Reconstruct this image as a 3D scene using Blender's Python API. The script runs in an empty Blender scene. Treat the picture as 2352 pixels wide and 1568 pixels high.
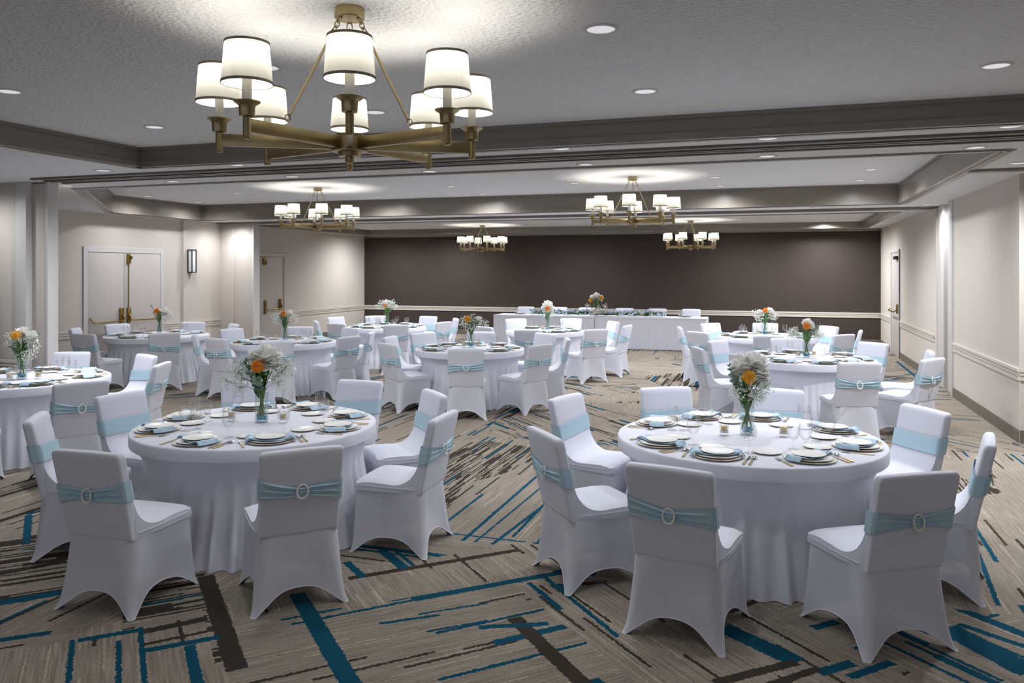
import bpy, bmesh, math, random
from mathutils import Vector, Matrix
R_ = math.radians
PI = math.pi
sc = bpy.context.scene
COL = sc.collection

# ------------------------------------------------------------------ camera, world, exposure
CAM_H = 1.88
HOR, FPX, CX = 620.5, 1815.0, 1176.0          # level camera: horizon row, focal length and centre column of the photograph
TH = math.atan(599.0 / FPX)                   # the room's long axis is turned 18.3 degrees from the view axis
SN, CS = math.sin(TH), math.cos(TH)
cam = bpy.data.cameras.new('camera')
cam.sensor_width = 36.0
cam.lens = FPX / 2352 * 36.0
cam.shift_y = -(784 - HOR) / 2352
cam.clip_start = 0.05
camo = bpy.data.objects.new('camera', cam)
COL.objects.link(camo)
camo.location = (0, 0, CAM_H)
camo.rotation_euler = (PI / 2, 0, TH)
sc.camera = camo

w = bpy.data.worlds.new('world')
sc.world = w
w.use_nodes = True
w.node_tree.nodes['Background'].inputs[0].default_value = (0.86, 0.91, 1.0, 1)
w.node_tree.nodes['Background'].inputs[1].default_value = 0.40  # even fill, enters through the omitted end wall
sc.view_settings.view_transform = 'Standard'
sc.view_settings.look = 'None'
sc.view_settings.exposure = 0.0
sc.view_settings.gamma = 1.0
sc.view_settings.use_curve_mapping = False
sc.cycles.max_bounces = 6
sc.cycles.diffuse_bounces = 4
sc.cycles.glossy_bounces = 3
sc.cycles.transmission_bounces = 4
sc.cycles.transparent_max_bounces = 12
sc.cycles.sample_clamp_indirect = 4.0
sc.cycles.caustics_reflective = False
sc.cycles.caustics_refractive = False

SPOT_W = 250.0       # downlights and the added fill row; dimmed towards the viewer's end of the room
DIM = {'behind': 0.12, 'near': 0.20, 'strip': 0.40, 'mid': 0.88, 'back': 2.0, 'wall': 0.95, 'beam': 1.5}
BULB_W = 4.5         # chandelier bulbs


def spot(x, y, z, watts, size=168, blend=1.0, rad=0.07, color=(0.93, 0.955, 1.0)):
    l = bpy.data.lights.new('downlight_or_fill', 'SPOT')
    l.energy = watts
    l.spot_size = R_(size)
    l.spot_blend = blend
    l.shadow_soft_size = rad
    l.color = color
    o = bpy.data.objects.new('downlight_or_fill', l)
    COL.objects.link(o)
    o.location = (x, y, z)
    return o


# downlights of the part of the room behind and beside the camera, out of the frame
for (x, y) in ((-4.6, 0.6), (-1.8, -0.6), (1.2, 0.4), (3.6, 2.0), (-8.5, 2.0), (-8.5, 5.0), (3.8, 5.0), (-3.2, -2.2), (2.2, -2.2)):
    spot(x, y, 2.92, SPOT_W * DIM['behind'])

spot(-8.9, 6.5, 2.92, SPOT_W * 0.35)                # in front of the left partition stack, just out of the frame
# added fill row, unseen above the second partition track, brightens the head table
for x in (-8.5, -5.6, -3.4, -1.2, 1.0):
    spot(x, 15.3, 2.92, SPOT_W * DIM['beam'])

# ------------------------------------------------------------------ picture <-> room helpers (used to measure the room off the photograph)


def rd(r, d):
    """camera-relative right/forward distances -> room x, y"""
    return (CS * r - SN * d, SN * r + CS * d)


def at(u, v, z):
    """where the sight line through pixel u, v meets height z"""
    d = (CAM_H - z) * FPX / (v - HOR)
    return rd((u - CX) * d / FPX, d)


def y_on_x(u, X):
    t = (u - CX) / FPX
    return X * (CS + SN * t) / (CS * t - SN)


def x_on_y(u, Y):
    t = (u - CX) / FPX
    return Y * (CS * t - SN) / (CS + SN * t)


def z_at(x, y, v):
    d = -SN * x + CS * y
    return CAM_H + (HOR - v) * d / FPX


# ------------------------------------------------------------------ materials
class NT:
    def __init__(s, name):
        s.m = bpy.data.materials.new(name)
        s.m.use_nodes = True
        s.t = s.m.node_tree
        s.b = s.t.nodes['Principled BSDF']
        s.out = s.t.nodes['Material Output']

    def n(s, typ, **kw):
        nd = s.t.nodes.new(typ)
        for k, v in kw.items():
            setattr(nd, k, v)
        return nd

    def l(s, a, b):
        s.t.links.new(a, b)

    def put(s, sock, v):
        if isinstance(v, bpy.types.NodeSocket):
            s.l(v, sock)
        else:
            sock.default_value = v

    def math(s, op, a, b=0.0, c=0.0, clamp=False):
        nd = s.n('ShaderNodeMath', operation=op, use_clamp=clamp)
        s.put(nd.inputs[0], a)
        s.put(nd.inputs[1], b)
        if len(nd.inputs) > 2:
            s.put(nd.inputs[2], c)
        return nd.outputs[0]

    def mix(s, f, a, b):
        nd = s.n('ShaderNodeMix', data_type='RGBA')
        s.put(nd.inputs[0], f)
        s.put(nd.inputs[6], a)
        s.put(nd.inputs[7], b)
        return nd.outputs[2]

    def objco(s):
        return s.n('ShaderNodeTexCoord').outputs['Object']

    def noise(s, vec, scale, detail=2, rough=0.5, stretch=None):
        if stretch:
            mp = s.n('ShaderNodeMapping')
            mp.inputs['Scale'].default_value = stretch
            s.l(vec, mp.inputs[0])
            vec = mp.outputs[0]
        nd = s.n('ShaderNodeTexNoise')
        nd.inputs['Scale'].default_value = scale
        nd.inputs['Detail'].default_value = detail
        nd.inputs['Roughness'].default_value = rough
        s.l(vec, nd.inputs['Vector'])
        return nd.outputs['Fac']

    def bump(s, h, strength=0.3, dist=0.01):
        nd = s.n('ShaderNodeBump')
        nd.inputs['Strength'].default_value = strength
        nd.inputs['Distance'].default_value = dist
        s.l(h, nd.inputs['Height'])
        s.l(nd.outputs[0], s.b.inputs['Normal'])


def c4(c):
    return (c[0], c[1], c[2], 1.0)


def plain(name, col, rough=0.5, metal=0.0, var=0.06, vscale=8.0, spec=0.5, bump=0.0, bscale=60.0, sheen=0.0):
    t = NT(name)
    co = t.objco()
    f = t.noise(co, vscale, 3)
    a = [min(1, x * (1 + var)) for x in col]
    b = [x * (1 - var) for x in col]
    t.l(t.mix(f, c4(b), c4(a)), t.b.inputs['Base Color'])
    t.b.inputs['Roughness'].default_value = rough
    t.b.inputs['Metallic'].default_value = metal
    t.b.inputs['Specular IOR Level'].default_value = spec
    if sheen:
        t.b.inputs['Sheen Weight'].default_value = sheen
    if bump:
        t.bump(t.noise(co, bscale, 3), bump, 0.003)
    return t.m


M = {}
M['cloth'] = plain('white_spandex', (0.68, 0.69, 0.775), 0.75, var=0.02, spec=0.25, bump=0.06, bscale=500, sheen=0.15)
M['legmetal'] = plain('dark_grey_frame', (0.06, 0.06, 0.065), 0.5, 0.2)


def sheer_mat():
    t = NT('sheer_stretched_spandex')
    co = t.objco()
    f = t.noise(co, 8, 3)
    t.l(t.mix(f, (0.69, 0.70, 0.78, 1), (0.715, 0.725, 0.805, 1)), t.b.inputs['Base Color'])
    t.b.inputs['Roughness'].default_value = 0.75
    t.b.inputs['Specular IOR Level'].default_value = 0.25
    tr = t.n('ShaderNodeBsdfTransparent')
    mx = t.n('ShaderNodeMixShader')
    mx.inputs[0].default_value = 0.13
    t.l(t.b.outputs[0], mx.inputs[1])
    t.l(tr.outputs[0], mx.inputs[2])
    t.l(mx.outputs[0], t.out.inputs[0])
    return t.m


M['sheer'] = sheer_mat()
M['tcloth'] = plain('white_table_cloth', (0.70, 0.705, 0.78), 0.8, var=0.02, spec=0.2, bump=0.06, bscale=400, sheen=0.1)
M['sash'] = plain('pale_blue_spandex', (0.43, 0.60, 0.69), 0.55, var=0.05, spec=0.35, vscale=20)
M['napkin'] = plain('powder_blue_linen', (0.46, 0.61, 0.74), 0.85, var=0.04, spec=0.15, bump=0.1, bscale=600)
M['china'] = plain('white_china', (0.88, 0.875, 0.855), 0.25, var=0.01, spec=0.5)
M['gold'] = plain('gold_plate', (0.80, 0.60, 0.28), 0.25, 1.0, var=0.08)
M['steel'] = plain('polished_steel', (0.72, 0.71, 0.69), 0.18, 1.0, var=0.04)
M['brass'] = plain('antique_brass', (0.42, 0.335, 0.185), 0.34, 1.0, var=0.18, vscale=14)
M['doorbrass'] = plain('aged_door_brass', (0.32, 0.21, 0.07), 0.35, 1.0, var=0.2, vscale=10)
M['rhine'] = plain('rhinestone_silver', (0.80, 0.80, 0.78), 0.25, 0.15, var=0.25, vscale=260, bump=0.8, bscale=350)
M['ivory'] = plain('ivory_candle_sleeve', (0.80, 0.79, 0.76), 0.45, var=0.02)
M['shadetrim'] = plain('taupe_shade_braid', (0.27, 0.235, 0.185), 0.8, var=0.06)
M['fascia'] = plain('taupe_painted_board', (0.225, 0.196, 0.165), 0.32, var=0.05, vscale=3, spec=0.45)
M['beam'] = plain('taupe_track_cover', (0.15, 0.13, 0.108), 0.5, var=0.05, vscale=3, spec=0.3)
M['track'] = plain('dark_bronze_track', (0.10, 0.088, 0.075), 0.3, var=0.06, spec=0.5)
M['trim'] = plain('painted_trim', (0.60, 0.555, 0.50), 0.5, var=0.02)
M['trimwhite'] = plain('pale_painted_trim', (0.60, 0.575, 0.555), 0.5, var=0.02)
M['door'] = plain('painted_door', (0.52, 0.48, 0.45), 0.45, var=0.03, vscale=1.5)
M['base'] = plain('taupe_baseboard', (0.15, 0.127, 0.10), 0.5, var=0.05)
M['black'] = plain('black_metal', (0.02, 0.018, 0.016), 0.4, 0.3, var=0.1)
M['leaf'] = plain('dark_green_leaf', (0.08, 0.19, 0.05), 0.5, var=0.4, vscale=25)
M['euca'] = plain('eucalyptus_leaf', (0.20, 0.29, 0.21), 0.55, var=0.3, vscale=30)
M['stem'] = plain('green_stem', (0.16, 0.22, 0.06), 0.5, var=0.3, vscale=30)


def petal_mat(name, col):
    t = NT(name)
    co = t.objco()
    f = t.noise(co, 30, 2)
    c = t.mix(f, c4([x * 0.94 for x in col]), c4(col))
    df = t.n('ShaderNodeBsdfDiffuse')
    tl = t.n('ShaderNodeBsdfTranslucent')
    t.l(c, df.inputs[0])
    t.l(c, tl.inputs[0])
    mx = t.n('ShaderNodeMixShader')
    mx.inputs[0].default_value = 0.22
    t.l(df.outputs[0], mx.inputs[1])
    t.l(tl.outputs[0], mx.inputs[2])
    t.l(mx.outputs[0], t.out.inputs[0])
    return t.m


M['petal'] = petal_mat('white_petal', (0.93, 0.925, 0.89))
M['bluepetal'] = petal_mat('pale_blue_petal', (0.64, 0.76, 0.90))
M['cream'] = plain('cream_petal', (0.76, 0.72, 0.52), 0.7, var=0.06)
M['orange'] = plain('orange_protea', (0.95, 0.30, 0.02), 0.6, var=0.35, vscale=60)
M['yellow'] = plain('yellow_orange_protea', (0.95, 0.45, 0.04), 0.6, var=0.35, vscale=60)
M['bead'] = plain('blue_gel_bead', (0.02, 0.36, 0.62), 0.15, var=0.3, vscale=80)
M['gyps'] = plain('babys_breath_blossom', (0.80, 0.84, 0.78), 0.8, var=0.08, vscale=30)
M['candle'] = plain('gold_tealight', (0.62, 0.47, 0.22), 0.4, 0.4, var=0.15, vscale=60)
M['wax'] = plain('white_wax', (0.8, 0.8, 0.78), 0.4, var=0.02)
M['hinge'] = plain('brushed_steel', (0.5, 0.48, 0.44), 0.35, 1.0)


def glass_mat(name, tint=(1.0, 1.0, 1.0)):
    t = NT(name)
    tr = t.n('ShaderNodeBsdfTransparent')
    tr.inputs[0].default_value = c4(tint)
    gl = t.n('ShaderNodeBsdfGlossy')
    gl.inputs['Roughness'].default_value = 0.03
    lw = t.n('ShaderNodeLayerWeight')
    lw.inputs[0].default_value = 0.45
    ramp = t.math('MULTIPLY_ADD', lw.outputs['Facing'], 0.30, 0.03)
    mx = t.n('ShaderNodeMixShader')
    t.l(ramp, mx.inputs[0])
    t.l(tr.outputs[0], mx.inputs[1])
    t.l(gl.outputs[0], mx.inputs[2])
    t.l(mx.outputs[0], t.out.inputs[0])
    return t.m


M['glass'] = glass_mat('clear_glass')
M['vaseglass'] = glass_mat('vase_glass', (0.93, 0.97, 0.96))


def shade_mat():
    t = NT('linen_lampshade')
    co = t.objco()
    f = t.noise(co, 300, 2, 0.5, (1, 1, 0.25))
    col = t.mix(f, (0.80, 0.78, 0.70, 1), (0.90, 0.885, 0.82, 1))
    df = t.n('ShaderNodeBsdfDiffuse')
    tl = t.n('ShaderNodeBsdfTranslucent')
    t.l(col, df.inputs[0])
    t.l(col, tl.inputs[0])
    mx = t.n('ShaderNodeMixShader')
    mx.inputs[0].default_value = 0.12
    t.l(df.outputs[0], mx.inputs[1])
    t.l(tl.outputs[0], mx.inputs[2])
    t.l(mx.outputs[0], t.out.inputs[0])
    return t.m


M['shade'] = shade_mat()


def emit_mat(name, col, s):
    t = NT(name)
    t.b.inputs['Base Color'].default_value = c4(col)
    t.b.inputs['Emission Color'].default_value = c4(col)
    t.b.inputs['Emission Strength'].default_value = s
    t.b.inputs['Roughness'].default_value = 0.4
    co = t.objco()
    wv = t.n('ShaderNodeTexWave', wave_type='RINGS')
    wv.rings_direction = 'Z'
    wv.inputs['Scale'].default_value = 22
    t.l(co, wv.inputs['Vector'])
    t.bump(wv.outputs['Fac'], 0.5, 0.004)
    return t.m


M['lens'] = emit_mat('lit_downlight_lens', (0.86, 0.86, 0.90), 0.55)
M['bulb'] = emit_mat('lit_bulb', (1.0, 0.93, 0.78), 6.0)
M['sconceglass'] = emit_mat('opal_glass', (0.75, 0.78, 0.78), 0.12)


def wall_mat(name, ca, cb, var=0.6):
    t = NT(name)
    co = t.objco()
    a = t.noise(co, 1.0, 4, 0.6, (90, 90, 1.2))
    b = t.noise(co, 1.0, 3, 0.6, (10, 10, 160))
    f = t.math('ADD', t.math('MULTIPLY', a, var), t.math('MULTIPLY', b, 1 - var))
    f = t.math('MULTIPLY_ADD', f, 2.2, -0.6, clamp=True)
    t.l(t.mix(f, c4(ca), c4(cb)), t.b.inputs['Base Color'])
    t.b.inputs['Roughness'].default_value = 0.8
    t.b.inputs['Specular IOR Level'].default_value = 0.2
    t.bump(a, 0.12, 0.002)
    return t.m


M['wall'] = wall_mat('linen_wallcovering', (0.53, 0.48, 0.428), (0.625, 0.575, 0.52))
M['darkwall'] = wall_mat('brown_wallcovering', (0.046, 0.036, 0.031), (0.064, 0.050, 0.043), 0.3)
M['panel'] = wall_mat('partition_fabric', (0.52, 0.465, 0.42), (0.60, 0.545, 0.50))


def ceiling_mat():
    t = NT('textured_plaster')
    co = t.objco()
    n1 = t.noise(co, 42, 3, 0.55)
    vo = t.n('ShaderNodeTexVoronoi', feature='F1')
    vo.inputs['Scale'].default_value = 34
    t.l(co, vo.inputs['Vector'])
    h = t.math('ADD', n1, t.math('MULTIPLY', vo.outputs['Distance'], 0.5))
    spk = t.math('MULTIPLY_ADD', n1, -5.0, 2.15, clamp=True)
    t.l(t.mix(t.math('MULTIPLY', spk, 0.6), (0.79, 0.79, 0.785, 1), (0.50, 0.50, 0.495, 1)), t.b.inputs['Base Color'])
    t.b.inputs['Roughness'].default_value = 0.9
    t.b.inputs['Specular IOR Level'].default_value = 0.1
    t.bump(h, 0.9, 0.018)
    return t.m


M['ceil'] = ceiling_mat()


def carpet_mat():
    t = NT('patterned_carpet')
    geo = t.n('ShaderNodeNewGeometry')
    P = geo.outputs['Position']
    # tufts: jagged yarn edges
    wn = t.n('ShaderNodeTexNoise')
    wn.inputs['Scale'].default_value = 55
    wn.inputs['Detail'].default_value = 1
    t.l(P, wn.inputs['Vector'])
    jit = t.n('ShaderNodeVectorMath', operation='MULTIPLY_ADD')
    t.l(wn.outputs['Color'], jit.inputs[0])
    jit.inputs[1].default_value = (0.026, 0.026, 0)
    t.l(P, jit.inputs[2])
    PJ = jit.outputs[0]

    def rot(vec, ang):
        nd = t.n('ShaderNodeVectorRotate', rotation_type='Z_AXIS')
        t.l(vec, nd.inputs['Vector'])
        t.put(nd.inputs['Angle'], ang)
        return nd.outputs[0]

    # angular patches, each with its own yarn direction
    p45 = rot(PJ, R_(18))
    vo = t.n('ShaderNodeTexVoronoi', voronoi_dimensions='2D', distance='MANHATTAN')
    vo.inputs['Scale'].default_value = 0.52
    vo.inputs['Randomness'].default_value = 0.85
    t.l(p45, vo.inputs['Vector'])
    sep = t.n('ShaderNodeSeparateColor')
    t.l(vo.outputs['Color'], sep.inputs[0])
    rnd, rnd2, rnd3 = sep.outputs[0], sep.outputs[1], sep.outputs[2]
    ang = t.math('MULTIPLY', t.math('FLOOR', t.math('MULTIPLY', rnd, 4.0)), PI / 4)
    sp_ = t.n('ShaderNodeSeparateXYZ')
    t.l(PJ, sp_.inputs[0])
    PX, PY = sp_.outputs[0], sp_.outputs[1]
    dens = t.math('MULTIPLY', t.math('MAXIMUM', t.math('SUBTRACT', rnd2, 0.48), 0.0), 0.5)
    tealv = t.math('MULTIPLY', rnd3, 0.035)
    PA = t.math('MULTIPLY', t.math('ADD', PX, PY), 0.70711)
    PBv = t.math('MULTIPLY', t.math('SUBTRACT', PY, PX), 0.70711)

    def over(val, mk, c):
        return t.math('ADD', t.math('MULTIPLY', val, t.math('SUBTRACT', 1.0, mk)), t.math('MULTIPLY', mk, c))
    ZONES = [  # patch limits along and across the weave's diagonal (or along x, y), yarn direction, dark and teal density, smear
        ('d', 0.5, 2.15, 2.4, 4.48, 45, 0.02, 0.016, 0), ('d', 1.15, 2.6, 4.30, 4.85, 135, 0.0, 0.0, 0), ('d', -1.4, -0.05, 5.25, 6.55, 45, 0.34, 0.0, 0), ('d', 0.06, 0.52, 3.95, 5.25, 45, 0.26, 0.0, 0),
        ('d', -2.2, 0.45, 2.6, 4.60, 135, 0.0, 0.008, 0), ('d', 2.15, 3.3, 2.3, 4.0, 135, 0.03, 0.0, 0), ('d', 3.35, 4.25, 1.6, 2.95, 135, 0.0, 0.14, 0),
        ('x', -3.4, -0.75, 5.25, 8.4, 90, 0.02, 0.016, 0.75), ('x', 0.55, 2.8, 4.95, 9.3, 90, 0.02, 0.016, 0.75)]
    for (ty, a0, a1, b0, b1, th, dn, tv, sm) in ZONES:
        A_, B_ = (PA, PBv) if ty == 'd' else (PX, PY)
        m1 = t.math('LESS_THAN', t.math('ABSOLUTE', t.math('SUBTRACT', A_, (a0 + a1) / 2)), (a1 - a0) / 2)
        m2 = t.math('LESS_THAN', t.math('ABSOLUTE', t.math('SUBTRACT', B_, (b0 + b1) / 2)), (b1 - b0) / 2)
        mk = t.math('MULTIPLY', m1, m2)
        ang = over(ang, mk, R_(-th))
        dens = over(dens, mk, dn)
        tealv = over(tealv, mk, tv)
        rnd3 = over(rnd3, mk, sm)
    q = rot(PJ, ang)
    sq = t.n('ShaderNodeSeparateXYZ')
    t.l(q, sq.inputs[0])
    qx, qy = sq.outputs[0], sq.outputs[1]

    def hashv(a, b, c=0.0):
        cb = t.n('ShaderNodeCombineXYZ')
        t.put(cb.inputs[0], a)
        t.put(cb.inputs[1], b)
        t.put(cb.inputs[2], c)
        w_ = t.n('ShaderNodeTexWhiteNoise', noise_dimensions='3D')
        t.l(cb.outputs[0], w_.inputs['Vector'])
        return w_.outputs['Value']

    def stripes(width, length, k):
        i = t.math('FLOOR', t.math('DIVIDE', qy, width))
        off = hashv(i, k * 3.7)
        j = t.math('FLOOR', t.math('ADD', t.math('DIVIDE', qx, length), t.math('MULTIPLY', off, 9.0)))
        return hashv(i, j, k * 1.3)

    def gt(a, b):
        return t.math('GREATER_THAN', a, b)

    # fine yarn streaks
    st = t.n('ShaderNodeMapping')
    st.inputs['Scale'].default_value = (2.5, 95.0, 1)
    t.l(q, st.inputs[0])
    sn = t.n('ShaderNodeTexNoise', noise_dimensions='2D')
    sn.inputs['Scale'].default_value = 1.0
    sn.inputs['Detail'].default_value = 3
    t.l(st.outputs[0], sn.inputs['Vector'])
    f = t.math('MULTIPLY_ADD', sn.outputs['Fac'], 2.4, -0.7, clamp=True)
    base = t.mix(f, (0.180, 0.152, 0.122, 1), (0.325, 0.283, 0.234, 1))
    base = t.mix(t.math('MULTIPLY', rnd3, 0.35), base, (0.26, 0.223, 0.182, 1))
    TEAL = (0.006, 0.062, 0.105, 1)
    DARK = (0.042, 0.034, 0.027, 1)
    PALE = (0.37, 0.32, 0.26, 1)
    s1 = stripes(0.010, 0.45, 1)
    base = t.mix(gt(s1, 0.962), base, PALE)
    base = t.mix(gt(t.math('ADD', stripes(0.02, 0.6, 2), dens), 0.985), base, DARK)
    base = t.mix(gt(t.math('ADD', stripes(0.026, 0.9, 3), tealv), 0.994), base, TEAL)
    base = t.mix(gt(t.math('ADD', stripes(0.06, 1.1, 4), t.math('MULTIPLY', dens, 0.6)), 1.02), base, DARK)
    base = t.mix(gt(t.math('ADD', stripes(0.055, 0.9, 5), tealv), 0.998), base, TEAL)
    # dark faded patch streaks
    dk = t.n('ShaderNodeTexNoise', noise_dimensions='2D')
    dk.inputs['Scale'].default_value = 0.55
    dk.inputs['Detail'].default_value = 1
    t.l(q, dk.inputs['Vector'])
    dm = t.math('MULTIPLY', t.math('MULTIPLY', gt(dk.outputs['Fac'], 0.58), gt(t.math('MULTIPLY', rnd3, gt(PY, 5.6)), 0.45)), gt(stripes(0.014, 0.34, 6), 0.62))
    base = t.mix(dm, base, DARK)

    # the large woven bars that cross the patches
    grp = bpy.data.node_groups.new('woven_bar', 'ShaderNodeTree')
    for nm, ty in (('P', 'NodeSocketVector'), ('C', 'NodeSocketVector'), ('Angle', 'NodeSocketFloat'), ('HL', 'NodeSocketFloat'), ('HW', 'NodeSocketFloat'), ('Prev', 'NodeSocketColor'), ('Col', 'NodeSocketColor')):
        grp.interface.new_socket(nm, in_out='INPUT', socket_type=ty)
    grp.interface.new_socket('Out', in_out='OUTPUT', socket_type='NodeSocketColor')
    gi, go = grp.nodes.new('NodeGroupInput'), grp.nodes.new('NodeGroupOutput')

    def gn(typ, **kw):
        nd = grp.nodes.new(typ)
        for k, v in kw.items():
            setattr(nd, k, v)
        return nd
    sub = gn('ShaderNodeVectorMath', operation='SUBTRACT')
    grp.links.new(gi.outputs['P'], sub.inputs[0])
    grp.links.new(gi.outputs['C'], sub.inputs[1])
    vr = gn('ShaderNodeVectorRotate', rotation_type='Z_AXIS')
    grp.links.new(sub.outputs[0], vr.inputs['Vector'])
    ng = gn('ShaderNodeMath', operation='MULTIPLY')
    ng.inputs[1].default_value = -1
    grp.links.new(gi.outputs['Angle'], ng.inputs[0])
    grp.links.new(ng.outputs[0], vr.inputs['Angle'])
    sx = gn('ShaderNodeSeparateXYZ')
    grp.links.new(vr.outputs[0], sx.inputs[0])
    fac = None
    for k, lim in ((0, 'HL'), (1, 'HW')):
        ab = gn('ShaderNodeMath', operation='ABSOLUTE')
        grp.links.new(sx.outputs[k], ab.inputs[0])
        lt = gn('ShaderNodeMath', operation='LESS_THAN')
        grp.links.new(ab.outputs[0], lt.inputs[0])
        grp.links.new(gi.outputs[lim], lt.inputs[1])
        if fac is None:
            fac = lt.outputs[0]
        else:
            mu = gn('ShaderNodeMath', operation='MULTIPLY')
            grp.links.new(fac, mu.inputs[0])
            grp.links.new(lt.outputs[0], mu.inputs[1])
            fac = mu.outputs[0]
    mx = gn('ShaderNodeMix', data_type='RGBA')
    grp.links.new(fac, mx.inputs[0])
    grp.links.new(gi.outputs['Prev'], mx.inputs[6])
    grp.links.new(gi.outputs['Col'], mx.inputs[7])
    grp.links.new(mx.outputs[2], go.inputs[0])
    BARS = [  # two points of the bar's middle line on the photograph, width in metres, colour
        (682, 1362, 815, 1585, .095, 't'), (472, 1322, 545, 1538, .10, 'd'), (945, 1377, 1290, 1314, .062, 't'),
        (800, 1328, 1195, 1262, .055, 'd'), (1180, 1418, 1350, 1580, .085, 'd'), (-60, 1394, 155, 1358, .085, 't'),
        (1660, 1440, 1832, 1520, .12, 't'), (1590, 1440, 1760, 1370, .04, 'd'), (320, 1496, 505, 1462, .05, 't'),
        (180, 1470, 320, 1446, .05, 't'), (-20, 1472, 118, 1452, .05, 't'), (795, 1290, 835, 1325, .05, 't'),
        (875, 1262, 930, 1305, .07, 't'), (905, 1262, 950, 1298, .03, 't'), (1215, 1338, 1290, 1400, .035, 't'),
        (1245, 1320, 1420, 1462, .03, 't'), (60, 1180, 110, 1170, .05, 't'), (60, 1250, 66, 1182, .05, 't'), (104, 1225, 112, 1172, .04, 't'),
        (1950, 1555, 2050, 1520, .05, 't'), (1880, 1545, 1960, 1522, .06, 't'), (2170, 1440, 2370, 1545, .16, 't'), (2200, 1432, 2400, 1500, .05, 't'),
        (1640, 1568, 1830, 1520, .06, 'd'), (1720, 1590, 1880, 1535, .05, 'd'), (-10, 1320, 150, 1288, .06, 'd'), (330, 1450, 475, 1420, .06, 'd'), (330, 1480, 490, 1446, .03, 'd'), (345, 1400, 470, 1375, .03, 'd'),
        (1062, 1242, 1240, 1087, .03, 't'), (1090, 1245, 1290, 1080, .02, 't'), (1130, 1250, 1330, 1100, .03, 't'), (2226, 1217, 2293, 1391, .03, 't'),
        (2200, 1150, 2290, 1290, .03, 't'), (2060, 830, 2110, 870, .05, 't'), (960, 1410, 1120, 1385, .02, 't'), (870, 1432, 1010, 1412, .028, 't'),
        (980, 1450, 1120, 1425, .02, 't'), (900, 1380, 1000, 1362, .015, 't'), (1100, 1440, 1260, 1432, .045, 't')]
    for (u1, v1, u2, v2, wd, cc) in BARS:
        a, b = Vector(at(u1, v1, 0)), Vector(at(u2, v2, 0))
        nd = t.n('ShaderNodeGroup')
        nd.node_tree = grp
        t.l(PJ, nd.inputs['P'])
        m = (a + b) / 2
        nd.inputs['C'].default_value = (m.x + 0.013, m.y + 0.013, 0)
        dv = b - a
        nd.inputs['Angle'].default_value = math.atan2(dv.y, dv.x)
        nd.inputs['HL'].default_value = dv.length / 2
        nd.inputs['HW'].default_value = wd / 2
        t.put(nd.inputs['Prev'], base)
        nd.inputs['Col'].default_value = TEAL if cc == 't' else DARK
        base = nd.outputs[0]
    # yarn mottling
    yn = t.n('ShaderNodeTexNoise')
    yn.inputs['Scale'].default_value = 320
    yn.inputs['Detail'].default_value = 2
    t.l(P, yn.inputs['Vector'])
    sh = t.n('ShaderNodeMix', data_type='RGBA', blend_type='MULTIPLY')
    sh.inputs[0].default_value = 0.5
    t.l(base, sh.inputs[6])
    cr = t.n('ShaderNodeCombineColor')
    g = t.math('MULTIPLY_ADD', yn.outputs['Fac'], 1.2, 0.4)
    for k in range(3):
        t.l(g, cr.inputs[k])
    t.l(cr.outputs[0], sh.inputs[7])
    t.l(sh.outputs[2], t.b.inputs['Base Color'])
    t.b.inputs['Roughness'].default_value = 0.95
    t.b.inputs['Specular IOR Level'].default_value = 0.05
    t.bump(yn.outputs['Fac'], 0.5, 0.004)
    return t.m


M['carpet'] = carpet_mat()


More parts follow.
